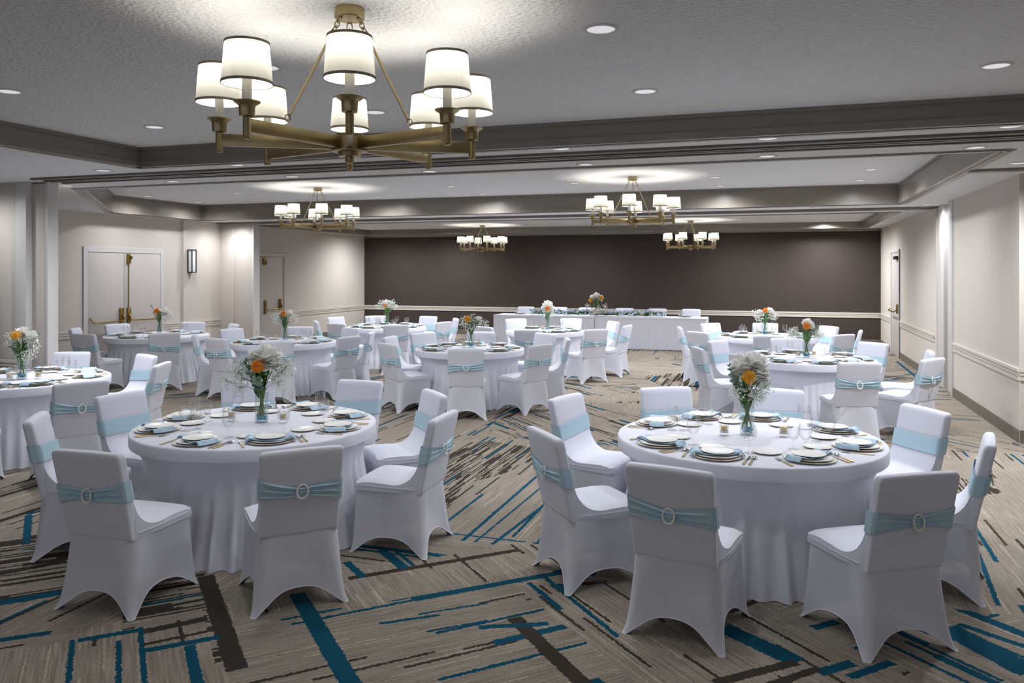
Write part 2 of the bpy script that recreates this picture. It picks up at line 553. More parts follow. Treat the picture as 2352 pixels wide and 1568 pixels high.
# ------------------------------------------------------------------ mesh helpers
class MB:
    def __init__(s):
        s.v, s.f = [], []

    def add(s, vs, fs):
        n = len(s.v)
        s.v += [tuple(p) for p in vs]
        s.f += [tuple(i + n for i in f) for f in fs]
        return s

    def box(s, x0, x1, y0, y1, z0, z1, bev=0.0):
        if bev <= 0:
            vs = [(x, y, z) for z in (z0, z1) for y in (y0, y1) for x in (x0, x1)]
            return s.add(vs, [(0, 2, 3, 1), (4, 5, 7, 6), (0, 1, 5, 4), (2, 6, 7, 3), (0, 4, 6, 2), (1, 3, 7, 5)])
        bm = bmesh.new()
        bmesh.ops.create_cube(bm, size=1)
        for v in bm.verts:
            v.co = Vector(((x0 + x1) / 2 + v.co.x * (x1 - x0), (y0 + y1) / 2 + v.co.y * (y1 - y0), (z0 + z1) / 2 + v.co.z * (z1 - z0)))
        bmesh.ops.bevel(bm, geom=list(bm.edges), offset=bev, segments=2, profile=0.5, affect='EDGES')
        return s.bm(bm)

    def bm(s, bm):
        bm.verts.index_update()
        vs = [v.co.copy() for v in bm.verts]
        fs = [[v.index for v in f.verts] for f in bm.faces]
        bm.free()
        return s.add(vs, fs)

    def ring_stack(s, rings, cap0=True, cap1=True, closed=True):
        n = len(rings[0])
        vs = [p for r in rings for p in r]
        fs = []
        for k in range(len(rings) - 1):
            for i in range(n if closed else n - 1):
                j = (i + 1) % n
                fs.append((k * n + i, k * n + j, (k + 1) * n + j, (k + 1) * n + i))
        if cap0:
            fs.append(tuple(reversed(range(n))))
        if cap1:
            fs.append(tuple((len(rings) - 1) * n + i for i in range(n)))
        return s.add(vs, fs)

    def lathe(s, prof, n=24, c=(0, 0, 0), cap0=False, cap1=False):
        rings = [[(c[0] + r * math.cos(2 * PI * i / n), c[1] + r * math.sin(2 * PI * i / n), c[2] + z) for i in range(n)] for r, z in prof]
        return s.ring_stack(rings, cap0, cap1)

    def tube(s, pts, r, n=8, caps=True):
        pts = [Vector(p) for p in pts]
        rings = []
        up = Vector((0, 0, 1))
        for i, p in enumerate(pts):
            d = (pts[min(i + 1, len(pts) - 1)] - pts[max(i - 1, 0)]).normalized()
            a = d.cross(up if abs(d.z) < 0.95 else Vector((1, 0, 0))).normalized()
            b = a.cross(d).normalized()
            rr = r[i] if isinstance(r, (list, tuple)) else r
            rings.append([p + a * math.cos(2 * PI * k / n) * rr + b * math.sin(2 * PI * k / n) * rr for k in range(n)])
        return s.ring_stack(rings, caps, caps)

    def torus(s, c, R, r, n=20, m=8, mat=None):
        rings = []
        for i in range(n):
            a = 2 * PI * i / n
            ring = []
            for k in range(m):
                b = 2 * PI * k / m
                p = Vector(((R + r * math.cos(b)) * math.cos(a), (R + r * math.cos(b)) * math.sin(a), r * math.sin(b)))
                if mat is not None:
                    p = mat @ p
                ring.append(p + Vector(c))
            rings.append(ring)
        vs = [p for q in rings for p in q]
        fs = [(i * m + k, ((i + 1) % n) * m + k, ((i + 1) % n) * m + (k + 1) % m, i * m + (k + 1) % m) for i in range(n) for k in range(m)]
        return s.add(vs, fs)

    def grid(s, fn, nu, nv, two=False):
        vs = [fn(i / nu, j / nv) for i in range(nu + 1) for j in range(nv + 1)]
        fs = [(i * (nv + 1) + j, (i + 1) * (nv + 1) + j, (i + 1) * (nv + 1) + j + 1, i * (nv + 1) + j + 1) for i in range(nu) for j in range(nv)]
        return s.add(vs, fs)

    def mesh(s, name, mat, smooth=True, angle=40):
        me = bpy.data.meshes.new(name)
        me.from_pydata(s.v, [], s.f)
        me.materials.append(mat)
        if smooth:
            me.shade_smooth()
            if angle:
                me.set_sharp_from_angle(angle=R_(angle))
        me.update()
        return me

    def build(s, name, mat, parent=None, smooth=True, loc=None, rotz=0.0, angle=40):
        return link(name, s.mesh(name, mat, smooth, angle), parent, loc, rotz)


def link(name, me, parent=None, loc=None, rotz=0.0):
    o = bpy.data.objects.new(name, me)
    COL.objects.link(o)
    if parent is not None:
        o.parent = parent
    if loc is not None:
        o.location = loc
    if rotz:
        o.rotation_euler.z = rotz
    return o


def tag(o, label, cat, group=None, kind=None):
    o['label'] = label
    o['category'] = cat
    if group:
        o['group'] = group
    if kind:
        o['kind'] = kind
    return o


def thing(name, label, cat, loc=(0, 0, 0), rotz=0.0, group=None):
    o = link(name, None, None, loc, rotz)
    o.empty_display_size = 0.1
    return tag(o, label, cat, group)


def struct(o):
    o['kind'] = 'structure'
    return o


def kids(o):
    return [c for c in bpy.data.objects if c.parent == o]


KIDS = {}


def copy_tree(o, parent=None):
    c = o.copy()
    COL.objects.link(c)
    if parent is not None:
        c.parent = parent
    if o.name not in KIDS:
        KIDS[o.name] = kids(o)
    for ch in KIDS[o.name]:
        copy_tree(ch, c)
    return c


# ------------------------------------------------------------------ room shell
ZS = 2.93                                   # soffit height
ZC = {'near': 3.12, 'mid': 3.24, 'back': 3.08}
XR, XL, XL3, YB = 2.55, -11.70, -11.95, 21.7
Y_NEARWALL = -4.0
YP1, YP2 = 7.25, 14.7                       # the two partition lines

struct(MB().box(XL3 - 1, 6.5, Y_NEARWALL, YB + 0.2, -0.1, 0.0).build('floor', M['carpet'], smooth=False))
struct(MB().box(XL3 - 0.2, XR + 0.3, YB, YB + 0.15, 0, ZS + 0.2).build('wall_back', M['darkwall'], smooth=False))
struct(MB().box(XL3 - 0.15, XL3, YP2 + 0.3, YB, 0, ZS + 0.2).build('wall_left_rear', M['wall'], smooth=False))
struct(MB().box(XL - 0.15, XL, YP1 + 0.2, YP2, 0, ZS + 0.2).build('wall_left', M['wall'], smooth=False))
YR1, YR2 = 9.90, 13.2                       # near right wall section, up to the partition pocket
YR3 = 14.25
struct(MB().box(XR, XR + 0.2, YR1, YR2, 0, ZS + 0.2).build('wall_right', M['wall'], smooth=False))
struct(MB().box(XR + 0.2, 5.2, YR1, YR1 + 0.15, 0, ZS + 0.2).build('wall_right_return', M['wall'], smooth=False))
struct(MB().box(XR + 0.02, XR + 0.17, YR3 + 0.35, YB, 0, ZS + 0.2).build('wall_right_rear', M['wall'], smooth=False))
struct(MB().box(XR + 0.45, XR + 0.6, YR2 - 0.2, YR3 + 0.5, 0, ZS + 0.2).build('wall_right_pocket', M['wall'], smooth=False))
struct(MB().box(5.1, 5.25, Y_NEARWALL, YR1, 0, ZS + 0.2).build('wall_right_front', M['wall'], smooth=False))
struct(MB().box(XL3 - 0.1, XL3 + 0.05, Y_NEARWALL, YP1 - 0.2, 0, ZS + 0.2).build('wall_left_front', M['wall'], smooth=False))
# (end wall behind the camera left out so the world adds soft front fill)

# ceiling: soffits (low) and three raised coffers
COFF = {'near': (-6.12, 4.0, -2.6, 6.45), 'mid': (-11.35, 1.90, 7.93, 13.68), 'back': (-11.5, 2.10, 15.72, 21.1)}


def plate(mb, x0, x1, y0, y1, z):
    mb.box(x0, x1, y0, y1, z, z + 0.02)


sof = MB()
for (a, b) in ((Y_NEARWALL, -2.6), (6.45, 7.93), (13.68, 15.72), (21.1, YB)):
    plate(sof, XL3 - 0.1, 5.2, a, b, ZS)
x0, x1, y0, y1 = COFF['near']
plate(sof, XL3 - 0.1, x0, y0, y1, ZS)
plate(sof, x1, 5.2, y0, y1, ZS)
x0, x1, y0, y1 = COFF['mid']
CH = (-8.45, 11.3)                            # chamfer: (x on the near edge, y on the left edge)
plate(sof, XL3 - 0.1, x0, y0, y1, ZS)
plate(sof, x1, 5.2, y0, y1, ZS)
sof.add([(x0, y0, ZS), (CH[0], y0, ZS), (x0, CH[1], ZS)], [(0, 2, 1)])
x0, x1, y0, y1 = COFF['back']
plate(sof, XL3 - 0.1, x0, y0, y1, ZS)
plate(sof, x1, 5.2, y0, y1, ZS)
struct(sof.build('ceiling', M['ceil'], smooth=False))
for k, (x0, x1, y0, y1) in COFF.items():
    struct(MB().box(x0 - 0.05, x1 + 0.05, y0 - 0.05, y1 + 0.05, ZC[k], ZC[k] + 0.05).build('ceiling_coffer', M['ceil'], smooth=False))


def board(mb, p, q, z0, z1, th, off=0.0):
    """vertical board between plan points p and q, thickness th to its left"""
    p, q = Vector(p), Vector(q)
    d = (q - p).normalized()
    nrm = Vector((-d.y, d.x))
    a, b = p + nrm * off, q + nrm * off
    c, e = b + nrm * th, a + nrm * th
    vs = [(a.x, a.y, z0), (b.x, b.y, z0), (c.x, c.y, z0), (e.x, e.y, z0), (a.x, a.y, z1), (b.x, b.y, z1), (c.x, c.y, z1), (e.x, e.y, z1)]
    mb.add(vs, [(3, 2, 1, 0), (4, 5, 6, 7), (0, 1, 5, 4), (1, 2, 6, 5), (2, 3, 7, 6), (3, 0, 4, 7)])


def coffer_trim(k, pts, n):
    """taupe fascia round a coffer with a stepped lower moulding: one trim with a board per side"""
    root = struct(link('trim_%d' % n, None))
    root.empty_display_size = 0.1
    zc = ZC[k]
    for i in range(len(pts)):
        p, q = pts[i], pts[(i + 1) % len(pts)]
        mb = MB()
        board(mb, p, q, ZS + 0.03, zc, 0.03, 0.0)
        board(mb, p, q, zc - 0.03, zc, 0.02, 0.03)
        mb.build('fascia_board', M['fascia'], root, smooth=False)
        mb = MB()
        d = (Vector(q) - Vector(p)).normalized()
        board(mb, Vector(p) - d * 0.06, Vector(q) + d * 0.06, ZS - 0.008, ZS + 0.05, 0.15, -0.11)
        board(mb, Vector(p) - d * 0.03, Vector(q) + d * 0.03, ZS - 0.014, ZS - 0.006, 0.06, -0.08)
        mb.build('moulding', M['fascia'], root, smooth=False)
    return root


x0, x1, y0, y1 = COFF['near']
coffer_trim('near', [(x0, y0), (x1, y0), (x1, y1), (x0, y1)], 1)
x0, x1, y0, y1 = COFF['mid']
coffer_trim('mid', [(CH[0], y0), (x1, y0), (x1, y1), (x0, y1), (x0, CH[1])], 2)
x0, x1, y0, y1 = COFF['back']
coffer_trim('back', [(x0, y0), (x1, y0), (x1, y1), (x0, y1)], 3)
# partition tracks: stepped dark beams across the room with a slot in the middle
for n, (yc, xa, xb, hw_) in enumerate(((7.05, x_on_y(69, 6.82), 5.1, 0.235), (YP2, XL, XR + 0.3, 0.22))):
    root = struct(link('trim_%d' % (4 + n), None))
    for sg in (-1, 1):
        a, b = sorted((yc + sg * 0.02, yc + sg * hw_))
        MB().box(xa, xb, a, b, ZS - 0.012, ZS + 0.01, 0.004).build('track_rail', M['beam'], root)
        a, b = sorted((yc + sg * hw_, yc + sg * (hw_ - 0.05)))
        MB().box(xa, xb, a, b, ZS - 0.022, ZS - 0.010, 0.004).build('track_lip', M['beam'], root)
        a, b = sorted((yc + sg * 0.022, yc + sg * 0.06))
        MB().box(xa, xb, a, b, ZS - 0.024, ZS - 0.010, 0.004).build('track_lip', M['track'], root)
    MB().box(xa, xb, yc - 0.02, yc + 0.02, ZS - 0.004, ZS + 0.01).build('track_slot', M['black'], root)
struct(MB().box(1.95, 3.2, 9.3, 9.44, ZS - 0.03, ZS + 0.01, 0.006).build('trim_6', M['fascia']))
struct(MB().box(XL3, XR, YB - 0.07, YB, ZS - 0.06, ZS + 0.01, 0.01).build('trim_7', M['fascia']))

# chair rails and baseboards
RAIL = ((0.028, 0.70), (0.034, 0.72), (0.018, 0.735), (0.018, 0.755), (0.03, 0.77), (0.03, 0.785), (0.012, 0.80))


def rail(name, p, q, mat, side=1, z0=0.68):
    """moulded chair rail from plan point p to q; three beads"""
    mb = MB()
    for (za, zb, th) in ((0.0, 0.035, 0.016), (0.035, 0.095, 0.009), (0.055, 0.075, 0.02), (0.095, 0.13, 0.024)):
        board(mb, p, q, z0 + za, z0 + zb, th * side)
    return struct(mb.build(name, mat, smooth=False))


def basebd(name, p, q, mat, side=1):
    mb = MB()
    board(mb, p, q, 0, 0.125, 0.014 * side)
    board(mb, p, q, 0.125, 0.14, 0.009 * side)
    return struct(mb.build(name, mat, smooth=False))


rail('trim_8', (XL3, YB), (XR, YB), M['trim'], -1)
basebd('baseboard_back', (XL3, YB), (XR, YB), M['base'], -1)
rail('trim_9', (XR, YR1), (XR, YR2), M['trim'], 1)
basebd('baseboard_right', (XR, YR1), (XR, YR2), M['base'], 1)
rail('trim_10', (XR, YR1), (5.1, YR1), M['trim'], -1)
basebd('baseboard_return', (XR, YR1), (5.1, YR1), M['base'], -1)
XRR = XR + 0.02
ydr0, ydr1 = y_on_x(2067, XRR), y_on_x(2049, XRR)          # door in the far right wall
rail('trim_11', (XRR, YR3 + 0.5), (XRR, ydr0 - 0.05), M['trim'], 1)
rail('trim_12', (XRR, ydr1 + 0.05), (XRR, YB), M['trim'], 1)
basebd('baseboard_right_rear', (XRR, YR3 + 0.5), (XRR, ydr0 - 0.05), M['base'], 1)
basebd('baseboard_right_corner', (XRR, ydr1 + 0.05), (XRR, YB), M['base'], 1)
# small corner bead where the right wall meets its return
struct(MB().box(XR - 0.004, XR + 0.012, YR1 - 0.006, YR1 + 0.012, 0, ZS).build('trim_13', M['trim']))


# ------------------------------------------------------------------ doors
def panic_bar(parent, ya, yb, x, z, hub_end):
    """crash bar on a door lying in the plane x, running ya..yb, with its latch case at hub_end"""
    mb = MB()
    s = 1 if hub_end == 'b' else -1
    yh = yb if s > 0 else ya
    yo = ya if s > 0 else yb
    mb.tube([(x + 0.02, yo + s * 0.0, z + 0.07), (x + 0.055, yo + s * 0.03, z - 0.01), (x + 0.085, yo + s * 0.06, z - 0.03), (x + 0.085, yh - s * 0.12, z - 0.02), (x + 0.085, yh - s * 0.02, z - 0.005)], 0.013, 8)
    bar = mb.build('crash_bar', M['doorbrass'], parent)
    MB().box(x, x + 0.05, min(yh, yh - s * 0.075), max(yh, yh - s * 0.075), z - 0.06, z + 0.22, 0.008).build('latch_case', M['doorbrass'], parent)
    MB().tube([(x + 0.05, yh - s * 0.035, z + 0.10), (x + 0.085, yh - s * 0.025, z + 0.03), (x + 0.085, yh - s * 0.02, z - 0.02)], [0.02, 0.017, 0.014], 8).build('lever_arm', M['doorbrass'], parent)
    return bar


def casing(name, x, ya, yb, zt, wdt, th, sgn, mat):
    """door casing on plane x (projecting sgn*th), clear opening ya..yb up to zt: two jambs and a head"""
    root = struct(link(name, None))
    xa, xb = sorted((x, x + sgn * th))
    for (a, b, z0, z1, nm) in ((ya - wdt, ya, 0, zt + wdt, 'jamb'), (yb, yb + wdt, 0, zt + wdt, 'jamb'), (ya, yb, zt, zt + wdt, 'head')):
        mb = MB().box(xa, xb, a, b, z0, z1, 0.004)
        xi = x + sgn * (th + 0.003)
        xa2, xb2 = sorted((x + sgn * th * 0.5, xi))
        if nm == 'jamb':
            c = a if a < ya - 0.001 else b
            c0, c1 = (a, a + 0.02) if a < ya - 0.001 else (b - 0.02, b)
            mb.box(xa2, xb2, c0, c1, z0, z1)
        mb.build(nm, mat, root, smooth=False)
    return root


yd0, ydm, yd1 = y_on_x(200.5, XL), y_on_x(284, XL), y_on_x(368, XL)
ztd = z_at(XL, ydm, 580.5)
d1 = casing('door_1', XL, yd0, yd1, ztd, 0.10, 0.018, 1, M['trimwhite'])
for a, b, e in ((yd0, ydm, 'b'), (ydm, yd1, 'a')):
    lf = MB().box(XL, XL + 0.012, a + 0.006, b - 0.006, 0.01, ztd - 0.01, 0.003).build('door_leaf', M['door'], d1)
    panic_bar(lf, a + 0.03, b - 0.05 if e == 'b' else b - 0.08, XL + 0.012, z_at(XL, ydm, 733), e) if e == 'b' else panic_bar(lf, a + 0.05, b - 0.06, XL + 0.012, z_at(XL, ydm, 733), e)
    if e == 'a':
        zb = z_at(XL, ydm, 733)
        MB().tube([(XL + 0.035, a + 0.09, 0.03), (XL + 0.035, a + 0.09, ztd - 0.1)], 0.010, 8).build('latch_rod', M['doorbrass'], lf)
        MB().box(XL + 0.012, XL + 0.05, a + 0.05, a + 0.13, ztd - 0.20, ztd - 0.02, 0.008).box(XL + 0.03, XL + 0.07, a + 0.12, a + 0.15, ztd - 0.12, ztd - 0.06, 0.005).build('top_latch', M['doorbrass'], lf)
for q in (('trim_14', YP1 + 0.3, yd0 - 0.11), ('trim_15', yd1 + 0.11, YP2)):
    rail(q[0], (XL, q[1]), (XL, q[2]), M['trim'], -1)
    basebd('baseboard_left', (XL, q[1]), (XL, q[2]), M['base'], -1)
# pier with the wall sconce
ys0, ys1 = y_on_x(417, XL), y_on_x(478, XL)
struct(MB().box(XL, XL + 0.05, ys0, YP2 + 0.1, 0.0, ZS).build('wall_left_pier', M['wall'], smooth=False))
rail('trim_16', (XL + 0.05, ys0), (XL + 0.05, YP2), M['trim'], -1)

ye0, ye1 = y_on_x(590, XL3), y_on_x(651, XL3)
zte = z_at(XL3, ye1, 590)
d2 = casing('door_2', XL3, ye0, ye1, zte, 0.09, 0.03, 1, M['trim'])
lf = MB().box(XL3, XL3 + 0.012, ye0 + 0.006, ye1 - 0.10, 0.01, zte - 0.01, 0.003).build('door_leaf', M['door'], d2)
panic_bar(lf, ye0 + 0.25, ye1 - 0.16, XL3 + 0.012, z_at(XL3, ye1, 705), 'b')
MB().box(XL3 + 0.012, XL3 + 0.06, ye0 + 0.25, ye0 + 0.32, z_at(XL3, ye0, 722), z_at(XL3, ye0, 690), 0.006).build('latch_case', M['doorbrass'], lf)
MB().box(XL3 + 0.012, XL3 + 0.05, ye0 + 0.2, ye0 + 0.34, zte - 0.2, zte - 0.04, 0.006).build('door_closer', M['doorbrass'], lf)
rail('trim_17', (XL3, ye1 + 0.1), (XL3, YB), M['trim'], -1)
basebd('baseboard_left_rear', (XL3, ye1 + 0.1), (XL3, YB), M['base'], -1)

ztr = z_at(XRR, ydr0, 578)
d3 = casing('door_3', XRR, ydr0, ydr1, ztr, 0.06, 0.03, -1, M['trimwhite'])
lf = MB().box(XRR - 0.012, XRR, ydr0, ydr1, 0.01, ztr, 0.003).build('door_leaf', M['door'], d3)
zb = z_at(XRR, ydr0, 714)
MB().tube([(XRR - 0.012, ydr0 + 0.10, zb + 0.06), (XRR - 0.09, ydr0 + 0.14, zb - 0.02), (XRR - 0.10, ydr0 + 0.2, zb - 0.03), (XRR - 0.10, ydr1 - 0.2, zb - 0.03), (XRR - 0.06, ydr1 - 0.1, zb), (XRR - 0.012, ydr1 - 0.08, zb + 0.06)], 0.014, 8).build('crash_bar', M['doorbrass'], lf)
MB().box(XRR - 0.06, XRR - 0.012, ydr0 + 0.05, ydr0 + 0.13, zb - 0.06, zb + 0.14, 0.008).build('latch_case', M['doorbrass'], lf)
MB().box(XRR - 0.08, XRR - 0.012, ydr0 + 0.06, ydr0 + 0.42, ztr - 0.16, ztr - 0.09, 0.008).build('door_closer', M['black'], lf)

# ------------------------------------------------------------------ folded partition stacks


def pier(name, segs, y, y2):
    """boards side by side in the plane y: (u0, u1, material, proud)"""
    root = struct(link(name, None))
    for (u0, u1, mat, pr, nm) in segs:
        xa, xb = x_on_y(u0, y), x_on_y(u1, y)
        MB().box(xa, xb - 0.004, y - pr, y2, 0.0, ZS - (0.02 if nm == 'partition_panel' else 0.0), 0.006).build(nm, M[mat], root, smooth=True)
    return root


pier('wall_left_stack', ((-260, 3, 'wall', 0.0, 'wall_strip'), (3, 43, 'wall', 0.02, 'wall_strip'), (43, 69, 'trimwhite', 0.05, 'trim_post'), (69, 100, 'panel', -0.03, 'partition_panel'), (100, 107, 'trimwhite', -0.02, 'edge_strip')), YP1 - 0.10, y_on_x(131.5, x_on_y(107, YP1 - 0.08)))
rail('trim_18', (x_on_y(-260, YP1 - 0.13), YP1 - 0.14), (x_on_y(42, YP1 - 0.13), YP1 - 0.14), M['trim'], -1)
pier('wall_left_rear_stack', ((470, 486, 'trimwhite', 0.06, 'trim_post'), (486, 534, 'panel', -0.02, 'partition_panel'), (534, 537, 'trim', -0.01, 'edge_strip'), (537, 579, 'panel', -0.02, 'partition_panel'), (579, 583, 'trimwhite', 0.0, 'edge_strip')), YP2 - 0.1, y_on_x(597, x_on_y(583, YP2 - 0.1)))
# right-hand pocket with the panel edges showing
root = struct(link('wall_right_stack', None))
MB().box(XR - 0.025, XR + 0.2, YR2, YR2 + 0.14, 0, ZS, 0.006).build('trim_post', M['trimwhite'], root)
MB().box(XR + 0.0, XR + 0.45, YR2 + 0.16, YR2 + 0.42, 0.02, ZS - 0.02, 0.008).build('partition_panel', M['trimwhite'], root)
MB().box(XR + 0.05, XR + 0.45, YR2 + 0.44, YR2 + 0.70, 0.02, ZS - 0.02, 0.008).build('partition_panel', M['panel'], root)
MB().box(XR + 0.03, XR + 0.2, YR2 + 0.9, YR3 + 0.40, 0, ZS, 0.006).build('trim_post', M['trimwhite'], root)

# sconce
yq = y_on_x(435, XL + 0.05)
zq0, zq1 = z_at(XL + 0.05, yq, 626), z_at(XL + 0.05, yq, 573)
sx = XL + 0.05
sco = thing('wall_sconce', 'black framed box sconce with opal glass on the wall beside the double doors', 'wall lamp', (sx, yq, zq0))
hh = zq1 - zq0
MB().box(0.0, 0.02, -0.05, 0.05, hh * 0.35, hh * 0.6, 0.003).build('back_plate', M['black'], sco)
MB().box(0.025, 0.115, -0.056, 0.056, 0.02, hh - 0.02, 0.002).build('glass_box', M['sconceglass'], sco)
fm = MB()
for yy in (-0.062, 0.062):
    for xx in (0.018, 0.12):
        fm.box(xx - 0.008, xx + 0.008, yy - 0.008, yy + 0.008, 0, hh)
for zz in (0.008, hh - 0.008):
    fm.box(0.01, 0.128, -0.07, 0.07, zz - 0.009, zz + 0.009)
fm.build('frame', M['black'], sco, smooth=False)

# ------------------------------------------------------------------ downlights
DLR = 0.082
ring_me = MB().lathe([(DLR * 0.88, -0.001), (DLR * 0.9, -0.008), (DLR * 1.06, -0.008), (DLR * 1.16, -0.002), (DLR * 1.16, 0.0)], 28).mesh('trim_ring', M['trimwhite'])
lens_me = MB().lathe([(DLR * 0.88, -0.003), (DLR * 0.6, -0.0055), (DLR * 0.3, -0.0055), (0.002, -0.004)], 28, cap1=True).mesh('lens', M['lens'])
DL = [  # pixel on the photograph, ceiling level, what it is near
    (1380, 66, 'near', 'biggest of the ceiling lights right of the brass chandelier'), (2288, 150, 'near', 'in the near coffer above the right wall'),
    (1482, 209, 'near', 'between the near chandelier and the taupe beam'), (20, 209, 'near', 'in the near coffer at the left edge'),
    (355, 291, 'near', 'near the left corner of the near coffer'), (612, 154, 'near', 'behind the left shades of the near chandelier'),
    (862, 257, 'near', 'behind the back shade of the near chandelier'),
    (238, 391, 'sof', 'in the low soffit left of the coffer corner'), (537, 377, 'sof', 'in the soffit strip under the left chandelier arms'),
    (1287, 340, 'sof', 'in the soffit strip right of the near chandelier'), (1763, 315, 'sof', 'in the soffit strip midway to the right wall'), (2325, 287, 'sof', 'in the soffit strip at the right edge'),
    (153, 426, 'sof', 'in the soffit beside the left partition stack'), (398, 416, 'sof', 'in the strip behind the track, above the double doors'), (672, 405, 'sof', 'in the strip behind the track, above the mid left chandelier'),
    (987, 393, 'sof', 'in the strip behind the track, under the near chandelier'), (1345, 377, 'sof', 'in the strip behind the track, left of the mid right chandelier'), (1762, 358, 'sof', 'in the strip behind the track, right of the mid right chandelier'), (2240, 338, 'sof', 'in the strip behind the track near the right wall'),
    (340, 450, 'mid', 'in the middle coffer nearest its left fascia'), (457, 464, 'mid', 'at the far left corner of the middle coffer'), (547, 443, 'mid', 'in the middle coffer left of the mid left chandelier'),
    (870, 452, 'mid', 'in the middle coffer right of the mid left chandelier'), (1036, 428, 'mid', 'in the near half of the middle coffer at its centre'), (1108, 445, 'mid', 'in the far half of the middle coffer at its centre'),
    (1320, 420, 'mid', 'in the middle coffer left of the mid right chandelier'), (1642, 407, 'mid', 'in the middle coffer just right of the mid right chandelier'), (1655, 427, 'mid', 'in the middle coffer behind the mid right chandelier'),
    (1976, 414, 'mid', 'at the far right corner of the middle coffer'), (2000, 389, 'mid', 'in the middle coffer along its right fascia'),
    (2338, 374, 'sof', 'in the low soffit at the top of the right wall'), (2128, 469, 'sof', 'in the soffit beside the right partition pocket'), (527, 508, 'sof', 'in the soffit over the folded left panels'),
    (1015, 522, 'back', 'in the far coffer left of the far left chandelier'), (1302, 514, 'back', 'in the far coffer between the far chandeliers'), (1700, 508, 'back', 'in the far coffer right of the far right chandelier'), (1913, 499, 'back', 'at the near right corner of the far coffer'), (1895, 508, 'back', 'at the far right corner of the far coffer'), (868, 524, 'back', 'at the left end of the far coffer')]
for (u, v, lv, lab) in DL:
    z = ZS if lv == 'sof' else ZC[lv]
    x, y = at(u, v, z)
    if lv == 'sof':
        if y < 8.5 and not (u < 300 or u > 2300) or u in (2325,):
            y = min(max(y, 6.60), 6.72) if y < 7.1 else min(max(y, 7.42), 7.70)
    t = thing('recessed_downlight', 'white ringed recessed light ' + lab, 'ceiling light', (x, y, z), 0, 'recessed downlights')
    link('trim_ring', ring_me, t)
    link('lens', lens_me, t)
    spot(x, y, z - 0.012, SPOT_W * (0.55 if lv == 'mid' and u < 560 else 2.0 if u == 2338 else 0.5 if u == 153 else DIM[lv] if lv != 'sof' else DIM['strip'] if 300 < u < 2300 and y < 9 else 0.5 if u in (527, 2128) else DIM['wall']))


# ------------------------------------------------------------------ chandeliers
def lamp_parts():
    d = {}
    d['arm'] = MB().box(0.06, 0.555, -0.0125, 0.0125, -0.027, 0.027, 0.003).mesh('arm', M['brass'])
    d['post'] = MB().lathe([(0.012, -0.055), (0.0165, -0.05), (0.0165, 0.03), (0.019, 0.032), (0.030, 0.035), (0.032, 0.075), (0.034, 0.078), (0.044, 0.085), (0.052, 0.090), (0.052, 0.094), (0.02, 0.094)], 20, (0.565, 0, 0), cap0=True, cap1=True).mesh('candle_cup', M['brass'])
    d['sleeve'] = MB().lathe([(0.019, 0.09), (0.019, 0.185), (0.012, 0.187)], 16, (0.565, 0, 0), cap1=True).mesh('candle_sleeve', M['ivory'])
    d['shade'] = MB().lathe([(0.0995, 0.163), (0.0865, 0.328)], 32, (0.565, 0, 0)).mesh('lamp_shade', M['shade'])
    tr = MB()
    tr.lathe([(0.0982, 0.1615), (0.1012, 0.1615), (0.1005, 0.1725), (0.0985, 0.1725)], 36, (0.565, 0, 0))
    d['braid'] = tr.mesh('shade_braid', M['shadetrim'])
    d['braid2'] = MB().lathe([(0.0872, 0.320), (0.0885, 0.320), (0.0879, 0.3295), (0.0855, 0.3295)], 36, (0.565, 0, 0)).mesh('shade_braid', M['shadetrim'])
    sp = MB()
    for k in range(3):
        a = 2 * PI * k / 3 + 0.4
        sp.tube([(0.565 + 0.017 * math.cos(a), 0.017 * math.sin(a), 0.178), (0.565 + 0.05 * math.cos(a), 0.05 * math.sin(a), 0.205), (0.565 + 0.094 * math.cos(a), 0.094 * math.sin(a), 0.2)], 0.0014, 5)
    d['spider'] = sp.mesh('shade_holder', M['brass'])
    d['bulb'] = MB().lathe([(0.011, 0.185), (0.015, 0.198), (0.022, 0.222), (0.018, 0.24), (0.004, 0.25)], 14, (0.565, 0, 0), cap1=True).mesh('bulb', M['bulb'])
    d['hub'] = MB().lathe([(0.0, -0.092), (0.010, -0.089), (0.012, -0.080), (0.02, -0.083), (0.02, -0.06), (0.05, -0.058), (0.055, -0.04), (0.082, -0.036), (0.082, -0.03), (0.062, -0.03), (0.062, 0.034), (0.066, 0.036), (0.066, 0.042), (0.03, 0.05), (0.0, 0.05)], 28).mesh('hub', M['brass'])
    return d


LP = lamp_parts()
ARM_Z = -0.62


